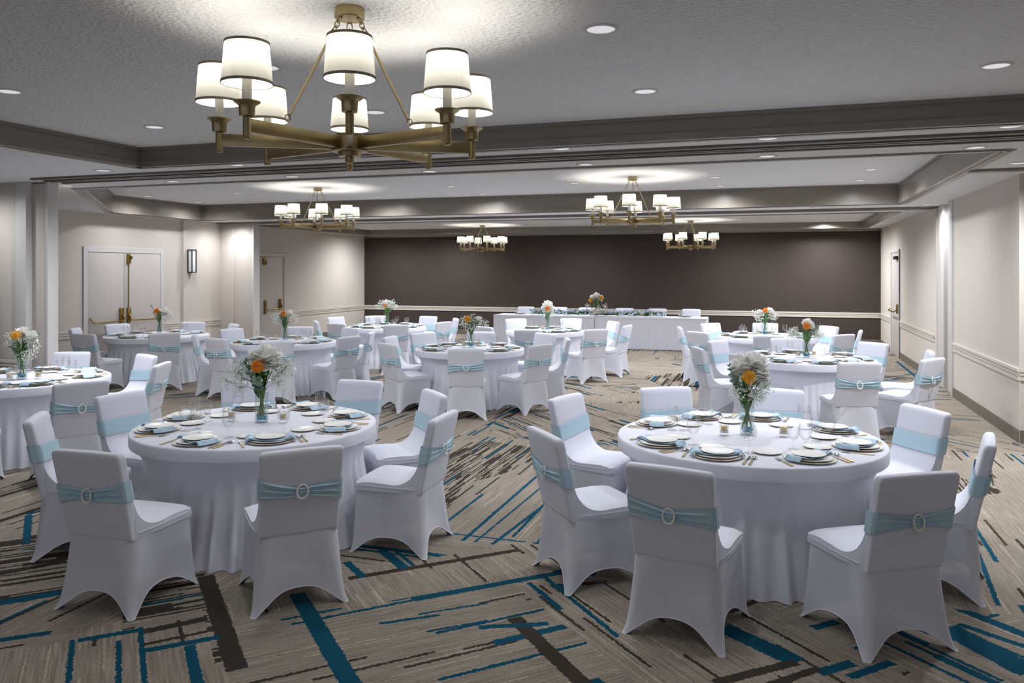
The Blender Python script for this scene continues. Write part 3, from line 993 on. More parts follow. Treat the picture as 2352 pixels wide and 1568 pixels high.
def chandelier(u, v, zc, label, rot_extra=0.0, lit=1.0):
    x, y = at(u, v, zc)
    t = thing('chandelier', label, 'chandelier', (x, y, zc), 0, 'brass chandeliers')
    K = 1.036
    t.scale = (K, K, K)
    a0 = math.atan2(-y, -x) + rot_extra
    MB().lathe([(0.066, 0.0), (0.068, -0.045), (0.064, -0.05), (0.05, -0.052), (0.0, -0.054)], 32).build('canopy', M['brass'], t)
    link('hub', LP['hub'], t, (0, 0, ARM_Z))
    for k in range(8):
        a = a0 + k * PI / 4
        arm = link('arm', LP['arm'], t, (0, 0, ARM_Z), a)
        link('candle_cup', LP['post'], arm)
        link('candle_sleeve', LP['sleeve'], arm)
        sh = link('lamp_shade', LP['shade'], t, (0, 0, ARM_Z), a)
        link('shade_braid', LP['braid'], sh)
        link('shade_braid', LP['braid2'], sh)
        link('shade_holder', LP['spider'], sh)
        link('bulb', LP['bulb'], sh)
        l = bpy.data.lights.new('bulb_lamp', 'POINT')
        l.energy = BULB_W * lit
        l.color = (1.0, 0.955, 0.87)
        l.shadow_soft_size = 0.02
        lo = bpy.data.objects.new('bulb_lamp', l)
        COL.objects.link(lo)
        lo.location = (x + K * 0.565 * math.cos(a), y + K * 0.565 * math.sin(a), zc + K * (ARM_Z + 0.272))
    for k in (1, 4, 7):
        a = a0 + k * PI / 4
        ca, sa = math.cos(a), math.sin(a)
        p0 = Vector((0.055 * ca, 0.055 * sa, -0.055))
        p1 = Vector((0.115 * ca, 0.115 * sa, -0.155))
        p2 = Vector((0.365 * ca, 0.365 * sa, ARM_Z + 0.05))
        ch = MB()
        d = (p1 - p0)
        for i in range(4):
            c = p0 + d * ((i + 0.5) / 4)
            q = d.to_track_quat('X', 'Z').to_matrix()
            if i % 2:
                q = q @ Matrix.Rotation(PI / 2, 3, 'X')
            sc_ = Matrix.Diagonal((1.35, 0.85, 1)).to_3x3()
            ch.torus(c, 0.0145, 0.003, 12, 5, q @ sc_)
        rod = MB()
        dd = (p2 - p1).normalized()
        rod.tube([p1, p2 - dd * 0.03], 0.0062, 8)
        rod.build('suspension_rod', M['brass'], t)
        ch.build('chain', M['brass'], t)
        MB().torus(p2 - dd * 0.012, 0.015, 0.003, 12, 5, Matrix.Rotation(a, 3, 'Z') @ Matrix.Rotation(PI / 2, 3, 'X')).build('ring', M['brass'], t)
    return t


chandelier(803, 19, ZC['near'], 'large brass chandelier with eight white drum shades, nearest the viewer')
chandelier(730, 431, ZC['mid'], 'brass eight-shade chandelier hanging before the left panels and single door', 0.10)
chandelier(1453, 406, ZC['mid'], 'brass eight-shade chandelier in the middle coffer above the head table', -0.08)
chandelier(1108, 517, ZC['back'], 'smallest brass chandelier, before the dark wall above the middle tables', 0.2)
chandelier(1586, 506, ZC['back'], 'small pale-armed chandelier before the dark wall, right of the head table centre', -0.3)


# ------------------------------------------------------------------ chairs
def rrect(hw, y0, y1, rad, z, ns=12, nc=4, rr=None):
    """rounded rectangle, counter-clockwise from the middle of the front side; list of (x, y, z, side, m)"""
    out = []
    rr = rad if rr is None else rr
    cs = [((hw - rad), y1 - rad, 0, rad), (-(hw - rad), y1 - rad, 90, rad), (-(hw - rr), y0 + rr, 180, rr), ((hw - rr), y0 + rr, 270, rr)]
    # sides: right (x+), front (y1), left, rear
    order = [('R', (hw, y0 + rr), (hw, y1 - rad), 0), ('F', (hw - rad, y1), (-(hw - rad), y1), 1), ('L', (-hw, y1 - rad), (-hw, y0 + rr), 2), ('B', (-(hw - rr), y0), (hw - rr, y0), 3)]
    for nm, p, q, ci in order:
        for i in range(ns):
            m = -1 + 2 * i / ns
            f = i / ns
            out.append((p[0] + (q[0] - p[0]) * f, p[1] + (q[1] - p[1]) * f, z, nm, m))
        cx_, cy_, a0, rad_ = cs[ci]
        for i in range(nc):
            a = R_(a0 + 90 * i / nc)
            out.append((cx_ + rad_ * math.cos(a), cy_ + rad_ * math.sin(a), z, 'C', 1.0))
    return out


def back_y(z):
    return -0.205 - (z - 0.42) * 0.22


def chair_meshes():
    d = {}
    # skirt
    hem = rrect(0.262, -0.280, 0.262, 0.022, 0)
    top = rrect(0.224, -0.236, 0.236, 0.03, 0.405, rr=0.075)
    rings = []
    NL = 12
    for k in range(NL + 1):
        s = k / NL
        ring = []
        for (h, tp) in zip(hem, top):
            m = h[4]
            arch = {'R': 0.100, 'L': 0.100, 'F': 0.09, 'B': 0.110, 'C': 0.0}[h[3]] * (1 - abs(m) ** 2.9)
            z = arch + (tp[2] - arch) * s
            e = (z / 0.405)
            e = e ** 0.56
            x = h[0] + (tp[0] - h[0]) * e
            y = h[1] + (tp[1] - h[1]) * e
            pull = 0.030 * (1 - m * m) * 4 * e * (1 - e) * 0.9 + 0.022 * (1 - m * m) * (1 - e)
            if h[3] == 'R':
                x -= pull
            elif h[3] == 'L':
                x += pull
            elif h[3] == 'F':
                y -= pull
            elif h[3] == 'B':
                y += pull * 0.8
            ring.append((x, y, z))
        rings.append(ring)
    mb = MB().ring_stack(rings, False, False)
    d['skirt'] = mb.mesh('skirt', M['sheer'], angle=38)
    def corner(hx, hy, tx, ty):
        return [(hx + (tx - hx) * (z / 0.405) ** 0.56, hy + (ty - hy) * (z / 0.405) ** 0.56, z) for z in (0.008, 0.03, 0.07, 0.13, 0.2, 0.28, 0.40)]
    for nm, pts in (('leg_front', corner(0.243, 0.243, 0.198, 0.208)), ('leg_rear', corner(0.243, -0.260, 0.176, -0.185)), ('rail', [(0.192, 0.19, 0.215), (0.183, 0.0, 0.215), (0.178, -0.185, 0.215)])):
        d[nm] = MB().tube(pts, 0.0115, 8).mesh('leg' if nm != 'rail' else 'side_rail', M['legmetal'])
    hm = MB()
    hm.tube(rings[0] + [rings[0][0]], 0.0032, 5, caps=False)
    d['hem'] = hm.mesh('hem', M['cloth'])
    # seat cushion with the sweep up the back
    prof = [(0.243, 0.408), (0.246, 0.43), (0.243, 0.452), (0.232, 0.466), (0.20, 0.474), (0.12, 0.478), (0.04, 0.475), (-0.03, 0.470)]
    P0, P1, P2 = (-0.03, 0.470), (-0.185, 0.465), (-0.222, 0.66)
    for i in range(1, 9):
        t = i / 8
        prof.append(((1 - t) ** 2 * P0[0] + 2 * t * (1 - t) * P1[0] + t * t * P2[0], (1 - t) ** 2 * P0[1] + 2 * t * (1 - t) * P1[1] + t * t * P2[1]))
    nx = 16
    rows = []
    for (y, z) in prof:
        row = []
        hwid = 0.232 if y > -0.05 else 0.232 - (-0.05 - y) * 0.11
        for i in range(nx + 1):
            a = -1 + 2 * i / nx
            ex = math.copysign(abs(a) ** 0.85, a)
            drop = 0.012 * max(0, (abs(a) - 0.7) / 0.3) ** 2 + 0.006 * a * a
            if z < 0.46 and y > 0.2:
                yy = y - 0.02 * max(0, (abs(a) - 0.75) / 0.25) ** 2
                row.append((ex * hwid, yy, z))
            else:
                yy = y - (0.02 * max(0, (abs(a) - 0.75) / 0.25) ** 2 if y > 0.18 else 0)
                row.append((ex * hwid, yy, z - drop))
        rows.append(row)
    vs = [p for r in rows for p in r]
    n = nx + 1
    fs = [(k * n + i, k * n + i + 1, (k + 1) * n + i + 1, (k + 1) * n + i) for k in range(len(rows) - 1) for i in range(nx)]
    mb = MB().add(vs, fs)
    for e in (0, nx):                          # side walls of the cushion
        vs = []
        for r in rows:
            p = r[e]
            sx_ = 1 if e else -1
            vs.append(p)
            vs.append((p[0] + sx_ * 0.002, p[1], (p[2] + 0.405) / 2))
            vs.append((p[0], max(p[1], -0.20), 0.404))
        fs = []
        for k in range(len(rows) - 1):
            for q in range(2):
                f = (k * 3 + q, (k + 1) * 3 + q, (k + 1) * 3 + q + 1, k * 3 + q + 1)
                fs.append(f if e == 0 else tuple(reversed(f)))
        mb.add(vs, fs)
    d['seat'] = mb.mesh('seat', M['cloth'], angle=55)
    # piping along the cushion
    pp = [(-0.224, -0.18, 0.43), (-0.2345, -0.05, 0.432), (-0.2345, 0.18, 0.437), (-0.229, 0.225, 0.438), (-0.20, 0.243, 0.438), (0.0, 0.2475, 0.438), (0.20, 0.243, 0.438), (0.229, 0.225, 0.438), (0.2345, 0.18, 0.437), (0.2345, -0.05, 0.432), (0.224, -0.18, 0.43)]
    d['piping'] = MB().tube(pp, 0.0028, 5).mesh('piping', M['cloth'])
    # back shell
    rings = []
    lv = [0.395, 0.40, 0.42, 0.47, 0.53, 0.60, 0.67, 0.74, 0.80, 0.84, 0.862, 0.874, 0.881, 0.8845]
    for z in lv:
        f = (z - 0.40) / 0.48
        hw = 0.214 + 0.011 * f
        th = 0.031
        if z > 0.855:
            g = (z - 0.855) / 0.03
            ins = 0.022 * (1 - math.sqrt(max(0, 1 - g * g)))
            hw -= ins
            th -= ins * 0.9
        if z < 0.40:
            hw -= 0.01
            th -= 0.008
        rr = rrect(hw, -th, th, min(0.016, th * 0.7), z)
        yc = back_y(z)
        ring = []
        for p in rr:
            bulge = 0.008 * (1 - (p[0] / hw) ** 2) * math.sin(PI * min(1, max(0, f))) if p[1] > 0 else -0.004 * (1 - (p[0] / hw) ** 2)
            dome = 0.004 * (1 - (p[0] / hw) ** 2) if z > 0.8 else 0
            ring.append((p[0], p[1] + yc + bulge, z + dome))
        rings.append(ring)
    d['backrest'] = MB().ring_stack(rings, True, True).mesh('backrest', M['cloth'], angle=60)
    # sashes: flat in front, gathered to a buckle behind
    for vi, (zl, zr, zcn, pinch, tw) in enumerate(((0.655, 0.655, 0.655, 0.025, 0.0), (0.632, 0.678, 0.65, 0.025, 0.25), (0.682, 0.64, 0.655, 0.022, -0.25), (0.665, 0.655, 0.645, 0.028, 0.1))):
        bz = 0.655
        outline = rrect(0.2245, -0.0355, 0.0415, 0.018, 0, ns=16, nc=4)
        NP = len(outline)
        NV = 20
        rings = []
        for i, p in enumerate(outline):
            x, y, _, side, m = p
            fx = x / 0.2245
            zc_ = zl + (zr - zl) * (fx + 1) / 2
            rear = y < 0
            if side == 'B':
                g = 1 - abs(fx)
                hh_ = 0.058 - (0.058 - pinch) * (g ** 0.8)
                zc_ = zc_ * abs(fx) + zcn * (1 - abs(fx))
                rid = 0.0075 * min(1, g * 2.2) * min(1, abs(fx) * 4 + 0.35)
            else:
                hh_ = 0.056
                rid = 0.0006
            col = []
            for j in range(NV + 1):
                s = -1 + 2 * j / NV
                z = zc_ + s * hh_
                bulge = 0.004 * (1 - (x / 0.2245) ** 2) if not rear else -0.004 * (1 - fx * fx)
                o = rid * (0.8 * math.sin(s * 8.3 + 1.0 + vi + fx) + 0.5 * math.sin(s * 16 + fx * 3 + vi * 2))
                if side == 'B':
                    o += 0.006 * (1 - abs(fx)) ** 3
                edge = 0.0015 if j in (0, NV) else 0.003
                yy = y + (-(o + edge) if rear else edge) + back_y(z) + bulge
                xx = x + (math.copysign(0.003, x) if side in 'RL' else 0)
                col.append((xx, yy, z))
            rings.append(col)
        rings.append(rings[0])
        mb = MB()
        vs = [q for r in rings for q in r]
        n = NV + 1
        mb.add(vs, [(k * n + i, (k + 1) * n + i, (k + 1) * n + i + 1, k * n + i + 1) for k in range(len(rings) - 1) for i in range(NV)])
        d['sash%d' % vi] = mb.mesh('sash', M['sash'], angle=80)
        bm_ = MB()
        yb = back_y(zcn) - 0.0355 - 0.022
        rotm = Matrix.Rotation(PI / 2 - 0.20, 3, 'X') @ Matrix.Rotation(tw, 3, 'Z') @ Matrix.Diagonal((0.92, 1.12, 0.8)).to_3x3()
        bm_.torus((0, yb, zcn), 0.0325, 0.0058, 26, 8, rotm)
        d['buckle%d' % vi] = bm_.mesh('buckle', M['rhine'])
    return d


CM = chair_meshes()
CHAIR = []
for vi in range(4):
    r = link('banquet_chair', None)
    r.empty_display_size = 0.1
    sk = link('skirt', CM['skirt'], r)
    link('hem', CM['hem'], sk)
    for sx in (1, -1):
        for nm in ('leg_front', 'leg_rear', 'rail'):
            o = link('leg' if nm != 'rail' else 'side_rail', CM[nm], r)
            o.scale = (sx, 1, 1)
    st = link('seat', CM['seat'], r)
    link('piping', CM['piping'], st)
    link('backrest', CM['backrest'], r)
    s = link('sash', CM['sash%d' % vi], r)
    s['label'] = 'pale blue stretch sash round the backrest'
    b = link('buckle', CM['buckle%d' % vi], s)
    b['label'] = 'silver rhinestone ring buckle'
    CHAIR.append([r, False])


def put_chair(x, y, rz, label, group, vi):
    proto, used = CHAIR[vi]
    o = proto if not used else copy_tree(proto)
    if not used:
        KIDS[proto.name] = kids(proto)
        for c in KIDS[proto.name]:
            KIDS[c.name] = kids(c)
        CHAIR[vi][1] = True
    o.location = (x, y, 0)
    o.rotation_euler = (0, 0, rz)
    o.scale = (1.015, 1.015, 1.015)
    tag(o, label, 'chair', group)
    return o


# ------------------------------------------------------------------ tableware prototypes
ZT = 0.762


def plate_mesh(name, r, h, gold=True):
    """lathe plate with a gold band as second material"""
    prof = [(0.0, 0.004), (r * 0.58, 0.004), (r * 0.66, 0.006), (r * 0.78, h * 0.66), (r * 0.98, h * 0.95), (r, h), (r * 1.0, h - 0.0018), (r * 0.80, h * 0.42), (r * 0.62, 0.0), (0.0, 0.0)]
    mb = MB()
    n = 36
    rings = [[(max(q, 1e-4) * math.cos(2 * PI * i / n), max(q, 1e-4) * math.sin(2 * PI * i / n), z) for i in range(n)] for q, z in prof]
    mb.ring_stack(rings, False, False)
    me = mb.mesh(name, M['china'], angle=60)
    me.materials.append(M['gold'])
    me.materials.append(M['gold'])
    for p in me.polygons:
        rr = max(math.hypot(me.vertices[v].co.x, me.vertices[v].co.y) for v in p.vertices)
        rmin = min(math.hypot(me.vertices[v].co.x, me.vertices[v].co.y) for v in p.vertices)
        if rmin > r * 0.97:
            p.material_index = 1
    return me


W = {}
W['charger'] = plate_mesh('charger_plate', 0.150, 0.0095)
W['dinner'] = plate_mesh('dinner_plate', 0.132, 0.012)
W['salad'] = plate_mesh('salad_plate', 0.100, 0.010)
W['bread'] = plate_mesh('bread_plate', 0.086, 0.009)


def napkin_mesh(kind):
    """folded napkin lying across the dinner plate and hanging over its rim on both sides"""
    mb = MB()
    wd = 0.048 if kind == 0 else 0.062

    def prof(t):
        # t 0..1 along the napkin, x from -L to L
        x = (t - 0.5) * 0.318
        a = abs(x)
        if a < 0.075:
            z = 0.006
        elif a < 0.135:
            z = 0.006 + (a - 0.075) / 0.06 * 0.016
        else:
            z = 0.022 - ((a - 0.135) / 0.024) ** 1.5 * 0.022
        return x, z
    for layer in range(3):
        off = layer * 0.0028

        def fn(u, v, off=off, layer=layer):
            x, z = prof(u)
            wl = wd * (1 - 0.05 * layer)
            y = (v - 0.5) * 2 * wl + (0.018 * math.sin(u * 5 + layer) if kind else 0.004 * layer)
            return (x * (1 - 0.015 * layer), y, z + off + 0.002 * math.sin(v * 6 + u * 9))
        mb.grid(fn, 26, 6)
    for sgn in (-1, 1):                       # rolled fold along the edge
        pts = []
        for i in range(27):
            x, z = prof(i / 26)
            pts.append((x * 0.99, sgn * wd + (0.018 * math.sin(i / 26 * 5 + 1) if kind else 0.004), z + 0.003))
        mb.tube(pts, 0.0045, 6)
    return mb.mesh('napkin', M['napkin'], angle=60)


W['napkin0'] = napkin_mesh(0)
W['napkin1'] = napkin_mesh(1)
W['goblet'] = MB().lathe([(0.036, 0.0), (0.036, 0.002), (0.012, 0.006), (0.0055, 0.014), (0.005, 0.055), (0.008, 0.064), (0.024, 0.076), (0.037, 0.096), (0.042, 0.118), (0.041, 0.142), (0.0365, 0.172), (0.0352, 0.172), (0.0395, 0.142), (0.0405, 0.118), (0.0355, 0.097), (0.022, 0.079), (0.002, 0.070)], 22, cap0=True, cap1=True).mesh('goblet', M['glass'], angle=70)
W['tumbler'] = MB().lathe([(0.034, 0.0), (0.034, 0.002), (0.011, 0.006), (0.005, 0.013), (0.0048, 0.045), (0.007, 0.053), (0.022, 0.064), (0.033, 0.085), (0.036, 0.105), (0.034, 0.148), (0.0327, 0.148), (0.0346, 0.105), (0.0315, 0.086), (0.02, 0.067), (0.002, 0.059)], 22, cap0=True, cap1=True).mesh('wine_glass', M['glass'], angle=70)


def cutlery():
    hd = MB()

    def handle(mb):
        mb.ring_stack([[(x, y, z) for x, z in ((-wx, 0.001), (wx, 0.001), (wx, 0.0045), (-wx, 0.0045))] for y, wx in ((-0.10, 0.0065), (-0.095, 0.0078), (-0.04, 0.0062), (0.0, 0.0042), (0.012, 0.0035))])
    handle(hd)
    out = {'handle': hd.mesh('handle', M['gold'], angle=30)}
    fk = MB()
    fk.ring_stack([[(x, y, z + zz) for x, z in ((-wx, 0.0), (wx, 0.0), (wx, 0.002), (-wx, 0.002))] for y, wx, zz in ((0.008, 0.0035, 0.002), (0.03, 0.004, 0.004), (0.042, 0.011, 0.003), (0.058, 0.0125, 0.002))])
    for k in range(4):
        x = -0.0105 + k * 0.007
        fk.ring_stack([[(x + q * ww, y, z + zz) for q, z in ((-1, 0.0), (1, 0.0), (1, 0.002), (-1, 0.002))] for y, ww, zz in ((0.056, 0.0021, 0.002), (0.085, 0.0018, 0.003), (0.098, 0.001, 0.006))])
    out['fork'] = fk.mesh('tines', M['steel'], angle=30)
    kn = MB()
    kn.ring_stack([[(x, y, z) for x, z in ((-w0, 0.001), (w1, 0.001), (w1, 0.003), (-w0, 0.003))] for y, w0, w1 in ((0.006, 0.0038, 0.0038), (0.02, 0.004, 0.0075), (0.07, 0.004, 0.0085), (0.11, 0.0042, 0.006), (0.122, 0.003, 0.001))])
    out['knife'] = kn.mesh('blade', M['steel'], angle=30)
    sp = MB()
    sp.ring_stack([[(x, y, z + zz) for x, z in ((-wx, 0.0), (wx, 0.0), (wx, 0.002), (-wx, 0.002))] for y, wx, zz in ((0.008, 0.0035, 0.002), (0.048, 0.003, 0.004))])

    def bowl(u, v):
        a, rr = u * 2 * PI, v
        return (0.0185 * rr * math.cos(a), 0.07 + 0.028 * rr * math.sin(a), 0.0075 * rr * rr + 0.0015)
    sp.grid(bowl, 18, 4)
    out['spoon'] = sp.mesh('bowl', M['steel'], angle=60)
    return out


CT = cutlery()
W['votive'] = MB().lathe([(0.026, 0.0), (0.032, 0.003), (0.033, 0.012), (0.0305, 0.03), (0.031, 0.07), (0.0295, 0.07), (0.029, 0.03), (0.028, 0.018), (0.001, 0.016)], 20, cap0=True).mesh('votive_glass', M['glass'], angle=70)
W['candle'] = MB().lathe([(0.020, 0.034), (0.0215, 0.036), (0.0215, 0.062), (0.019, 0.064), (0.001, 0.062)], 18, cap0=True).mesh('candle', M['candle'])
W['wax'] = MB().lathe([(0.026, 0.0165), (0.0275, 0.02), (0.0265, 0.032), (0.001, 0.033)], 18, cap0=True).mesh('wax_base', M['wax'])


def simple(name, me, loc, rz, label, cat, group):
    return tag(link(name, me, None, loc, rz), label, cat, group)


def piece(kind, name, loc, rz, label, group):
    t = thing(name, label, 'cutlery', loc, rz, group)
    link('handle', CT['handle'], t)
    link({'fork': 'tines', 'knife': 'blade', 'spoon': 'bowl'}[kind], CT[kind], t)
    return t


# ------------------------------------------------------------------ bouquets
rng = random.Random(7)


def petal_mesh(L=0.05, wd=0.02, cup=0.35):
    def fn(u, v):
        s = (v - 0.5) * 2
        wdt = wd * (math.sin(PI * min(1.0, 0.12 + u * 0.80)) ** 0.7)
        x = s * wdt
        return (x, u * L, cup * L * u * u + 0.35 * x * x / wd)
    return MB().grid(fn, 5, 4).mesh('petal', M['petal'], angle=80)


def leaf_mesh(L, wd, mat, nm='leaf'):
    def fn(u, v):
        s = (v - 0.5) * 2
        wdt = wd * math.sin(PI * (0.02 + 0.96 * u)) ** 0.75
        return (s * wdt, u * L, 0.15 * L * math.sin(u * 2.2) + 0.25 * abs(s) * wdt)
    return MB().grid(fn, 5, 4).mesh(nm, mat, angle=80)


PET = [petal_mesh(0.060, 0.027, 0.30), petal_mesh(0.050, 0.025, 0.45)]
LEAF_D = leaf_mesh(0.085, 0.018, M['leaf'])
LEAF_E = leaf_mesh(0.040, 0.017, M['euca'])
LEAF_E2 = leaf_mesh(0.028, 0.009, M['euca'])


def orient(d, roll=0.0):
    d = Vector(d).normalized()
    return d.to_track_quat('Y', 'Z').to_matrix() @ Matrix.Rotation(roll, 3, 'Y')


def join_into(mb, me, mtx):
    vs = [mtx @ v.co for v in me.vertices]
    mb.add(vs, [list(p.vertices) for p in me.polygons])


def rand_dir(rg, zmin=-1.0):
    while True:
        v = Vector((rg.uniform(-1, 1), rg.uniform(-1, 1), rg.uniform(-1, 1)))
        if 0.1 < v.length < 1 and v.normalized().z > zmin:
            return v.normalized()


def protea_mesh(r, mat, seed):
    rg = random.Random(seed)
    mb = MB()
    mb.lathe([(r * 0.05, -r * 0.5), (r * 0.5, -r * 0.35), (r * 0.62, 0), (r * 0.5, r * 0.32), (0.001, r * 0.5)], 14, cap0=True)
    for k in range(150):
        z = 1 - 1.55 * (k + 0.5) / 150
        a = k * 2.39996
        q = math.sqrt(max(0, 1 - z * z))
        d = Vector((q * math.cos(a), q * math.sin(a), z))
        p0, p1 = d * r * 0.5, d * r * rg.uniform(0.9, 1.08) + Vector((0, 0, 0.12 * r))
        mb.tube([p0, (p0 + p1) / 2 + Vector((0, 0, 0.03 * r)), p1], [r * 0.045, r * 0.03, r * 0.06], 4)
    return mb.mesh('pincushion_bloom', mat, angle=60)


PROT = [protea_mesh(0.046, M['orange'], 1), protea_mesh(0.046, M['yellow'], 2)]


def bloom(parent, c, r, fine, rg, axis=(0, 0, 1)):
    """round many-petalled white flower"""
    root = MB().lathe([(0.002, -r * 0.45), (r * 0.45, -r * 0.3), (r * 0.6, r * 0.05), (r * 0.42, r * 0.4), (0.002, r * 0.52)], 10, cap0=True).build('white_bloom', M['petal'], parent, loc=c)
    root['label'] = 'large white many-petalled flower'
    n = 64 if fine else 40
    mb = MB()
    r *= 1.22
    A = Vector(axis).normalized().to_track_quat('Z', 'Y').to_matrix()
    for k in range(n):
        z = 1 - 1.5 * (k + 0.5) / n
        a = k * 2.39996
        q = math.sqrt(max(0, 1 - z * z))
        d = A @ Vector((q * math.cos(a), q * math.sin(a), z))
        sca = r / 0.075 * rg.uniform(0.85, 1.15)
        rm = orient(d + rand_dir(rg) * 0.22, rg.uniform(-0.6, 0.6))
        if fine:
            o = link('petal', PET[k % 2], root, d * r * 0.22)
            o.rotation_mode = 'QUATERNION'
            o.rotation_quaternion = rm.to_quaternion()
            o.scale = (sca,) * 3
        else:
            join_into(mb, PET[k % 2], Matrix.Translation(d * r * 0.22) @ rm.to_4x4() @ Matrix.Scale(sca, 4))
    if not fine:
        o = mb.build('petal_cluster', M['petal'], root, angle=80)
    return root


def gyps(parent, base, sprays, rg, n_each=70, spread=0.075, size=0.0055):
    """baby's breath: hair-thin branching stems and tiny white blossoms"""
    fl, stm = MB(), MB()
    for tip in sprays:
        tip = Vector(tip)
        b = Vector(base)
        mid = b.lerp(tip, 0.5) + Vector((0, 0, 0.03))
        stm.tube([b, mid, tip], 0.0011, 4)
        for k in range(n_each):
            p = tip + rand_dir(rg) * spread * rg.random() ** 0.5 * Vector((1, 1, 0.8)).length / 1.6
            if k % 3 == 0:
                f = mid.lerp(tip, rg.uniform(0.2, 0.9))
                stm.tube([f, p], 0.0006, 3, caps=False)
            s = size * rg.uniform(0.55, 1.15)
            vs = [p + Vector(q) * s for q in ((1, 0, 0), (-1, 0, 0), (0, 1, 0), (0, -1, 0), (0, 0, 1), (0, 0, -1))]
            fl.add(vs, [(0, 2, 4), (2, 1, 4), (1, 3, 4), (3, 0, 4), (2, 0, 5), (1, 2, 5), (3, 1, 5), (0, 3, 5)])
    s = stm.build('filler_stem', M['stem'], parent, smooth=False)
    s['kind'] = 'stuff'
    o = fl.build('babys_breath', M['gyps'], parent, smooth=False)
    o['kind'] = 'stuff'
    return o


def to_world_dir(rx, dx):
    """image right / into the picture -> room direction"""
    return Vector((CS * rx - SN * dx, SN * rx + CS * dx, 0))


def vase_and_bouquet(x, y, z0, spec, tname, fine, seed):
    """spec: lists of parts with offsets (right, toward viewer, up) from the vase base, in metres"""
    rg = random.Random(seed)
    vz = thing('flower_vase', 'clear glass cylinder vase on ' + tname, 'vase', (x, y, z0), 0, 'glass vases of flowers')
    MB().lathe([(0.046, 0.0), (0.048, 0.004), (0.048, 0.215), (0.0455, 0.215), (0.0452, 0.010), (0.001, 0.008)], 28, cap0=True).build('glass_wall', M['vaseglass'], vz, angle=60)
    bd = MB()
    for k in range(110 if fine else 60):
        a, rr = rg.uniform(0, 2 * PI), 0.039 * math.sqrt(rg.random())
        c = Vector((rr * math.cos(a), rr * math.sin(a), 0.016 + rg.random() * 0.036))
        s = 0.0062
        vs = [c + Vector(q) * s for q in ((1, 0, 0), (-1, 0, 0), (0, 1, 0), (0, -1, 0), (0, 0, 1), (0, 0, -1))]
        bd.add(vs, [(0, 2, 4), (2, 1, 4), (1, 3, 4), (3, 0, 4), (2, 0, 5), (1, 2, 5), (3, 1, 5), (0, 3, 5)])
    bo = bd.build('gel_beads', M['bead'], None, loc=(x, y, z0), angle=0)
    tag(bo, 'blue gel beads in the vase on ' + tname, 'vase beads', 'blue vase beads', 'stuff')
    bq = thing('bouquet', spec['label'] + ' on ' + tname, 'flowers', (x, y, z0), 0, 'table bouquets')

    def P(o):
        d = to_world_dir(o[0], -o[1])
        return Vector((d.x, d.y, o[2]))
    # stems
    st = MB()
    tips = [P(o) for o in spec['white'] + spec['orange']] + [P(o) for o in spec.get('leaf', [])][:5]
    for tp in tips:
        a = rg.uniform(0, 2 * PI)
        b0 = Vector((0.03 * math.cos(a), 0.03 * math.sin(a), 0.045))
        b1 = Vector((-0.02 * math.cos(a), -0.02 * math.sin(a), 0.19))
        st.tube([b0, (b0 + b1) / 2, b1, b1.lerp(tp, 0.55) + Vector((0, 0, 0.01)), tp], 0.0042, 6)
    for k in range(6):
        a = k * 1.05 + rg.random()
        st.tube([(0.035 * math.cos(a), 0.035 * math.sin(a), 0.05), (0.01 * math.cos(a + 1), 0.01 * math.sin(a + 1), 0.14), (0.03 * math.cos(a + 2.4), 0.03 * math.sin(a + 2.4), 0.25)], 0.0034, 5)
    st.build('stems', M['stem'], bq)
    for o in spec['white']:
        bloom(bq, P(o), o[3], fine, rg, P((o[0] * 2, 0.1, 0.25)))
    for o in spec['orange']:
        pr = link('pincushion_bloom', PROT[spec.get('hue', 0)], bq, P(o))
        pr['label'] = 'round orange pincushion flower'
        dv = P((o[0] * 0.4, 0.16, 0.10))
        pr.rotation_mode = 'QUATERNION'
        pr.rotation_quaternion = dv.to_track_quat('Z', 'Y')
        k = o[3] / 0.046
        pr.scale = (k, k, k)
    if 'gyps' in spec:
        gyps(bq, (0, 0, 0.2), [P(o) for o in spec['gyps']], rg, 110 if fine else 48, spec.get('spread', 0.075), 0.0062 if fine else 0.0095)
    # leaves
    lm, le = MB(), MB()
    for i in range(26 if fine else 16):
        a = rg.uniform(0, 2 * PI)
        h = rg.uniform(0.17, 0.33)
        p = Vector((0.022 * math.cos(a), 0.022 * math.sin(a), h))
        d = Vector((math.cos(a) * 0.55, math.sin(a) * 0.55, rg.uniform(0.6, 1.3)))
        rm = orient(d, rg.uniform(-0.8, 0.8))
        if fine:
            o = link('leaf', LEAF_D, bq, p)
            o.rotation_mode = 'QUATERNION'
            o.rotation_quaternion = rm.to_quaternion()
        else:
            join_into(lm, LEAF_D, Matrix.Translation(p) @ rm.to_4x4())
    for spr in spec.get('euca', []):
        tip = P(spr)
        base = Vector((0, 0, 0.2))
        L = LEAF_E if spr[3] > 0.5 else LEAF_E2
        n = 9
        sm = MB().tube([base, base.lerp(tip, 0.5), tip], 0.0018, 5).build('eucalyptus_stem', M['stem'], bq)
        for i in range(n):
            f = 0.25 + 0.75 * i / (n - 1)
            p = base.lerp(tip, f)
            for sd in (-1, 1):
                d = (tip - base).normalized() * 0.6 + Vector(to_world_dir(sd, 0.0)) * 0.8 + rand_dir(rg) * 0.5
                rm = orient(d, rg.uniform(-1.2, 1.2))
                if fine:
                    o = link('leaf', L, sm, p)
                    o.rotation_mode = 'QUATERNION'
                    o.rotation_quaternion = rm.to_quaternion()
                else:
                    join_into(le, L, Matrix.Translation(p) @ rm.to_4x4())
    if lm.v:
        lm.build('leaf_cluster', M['leaf'], bq, angle=80)
    if le.v:
        le.build('eucalyptus_leaves', M['euca'], bq, angle=80)
    return bq


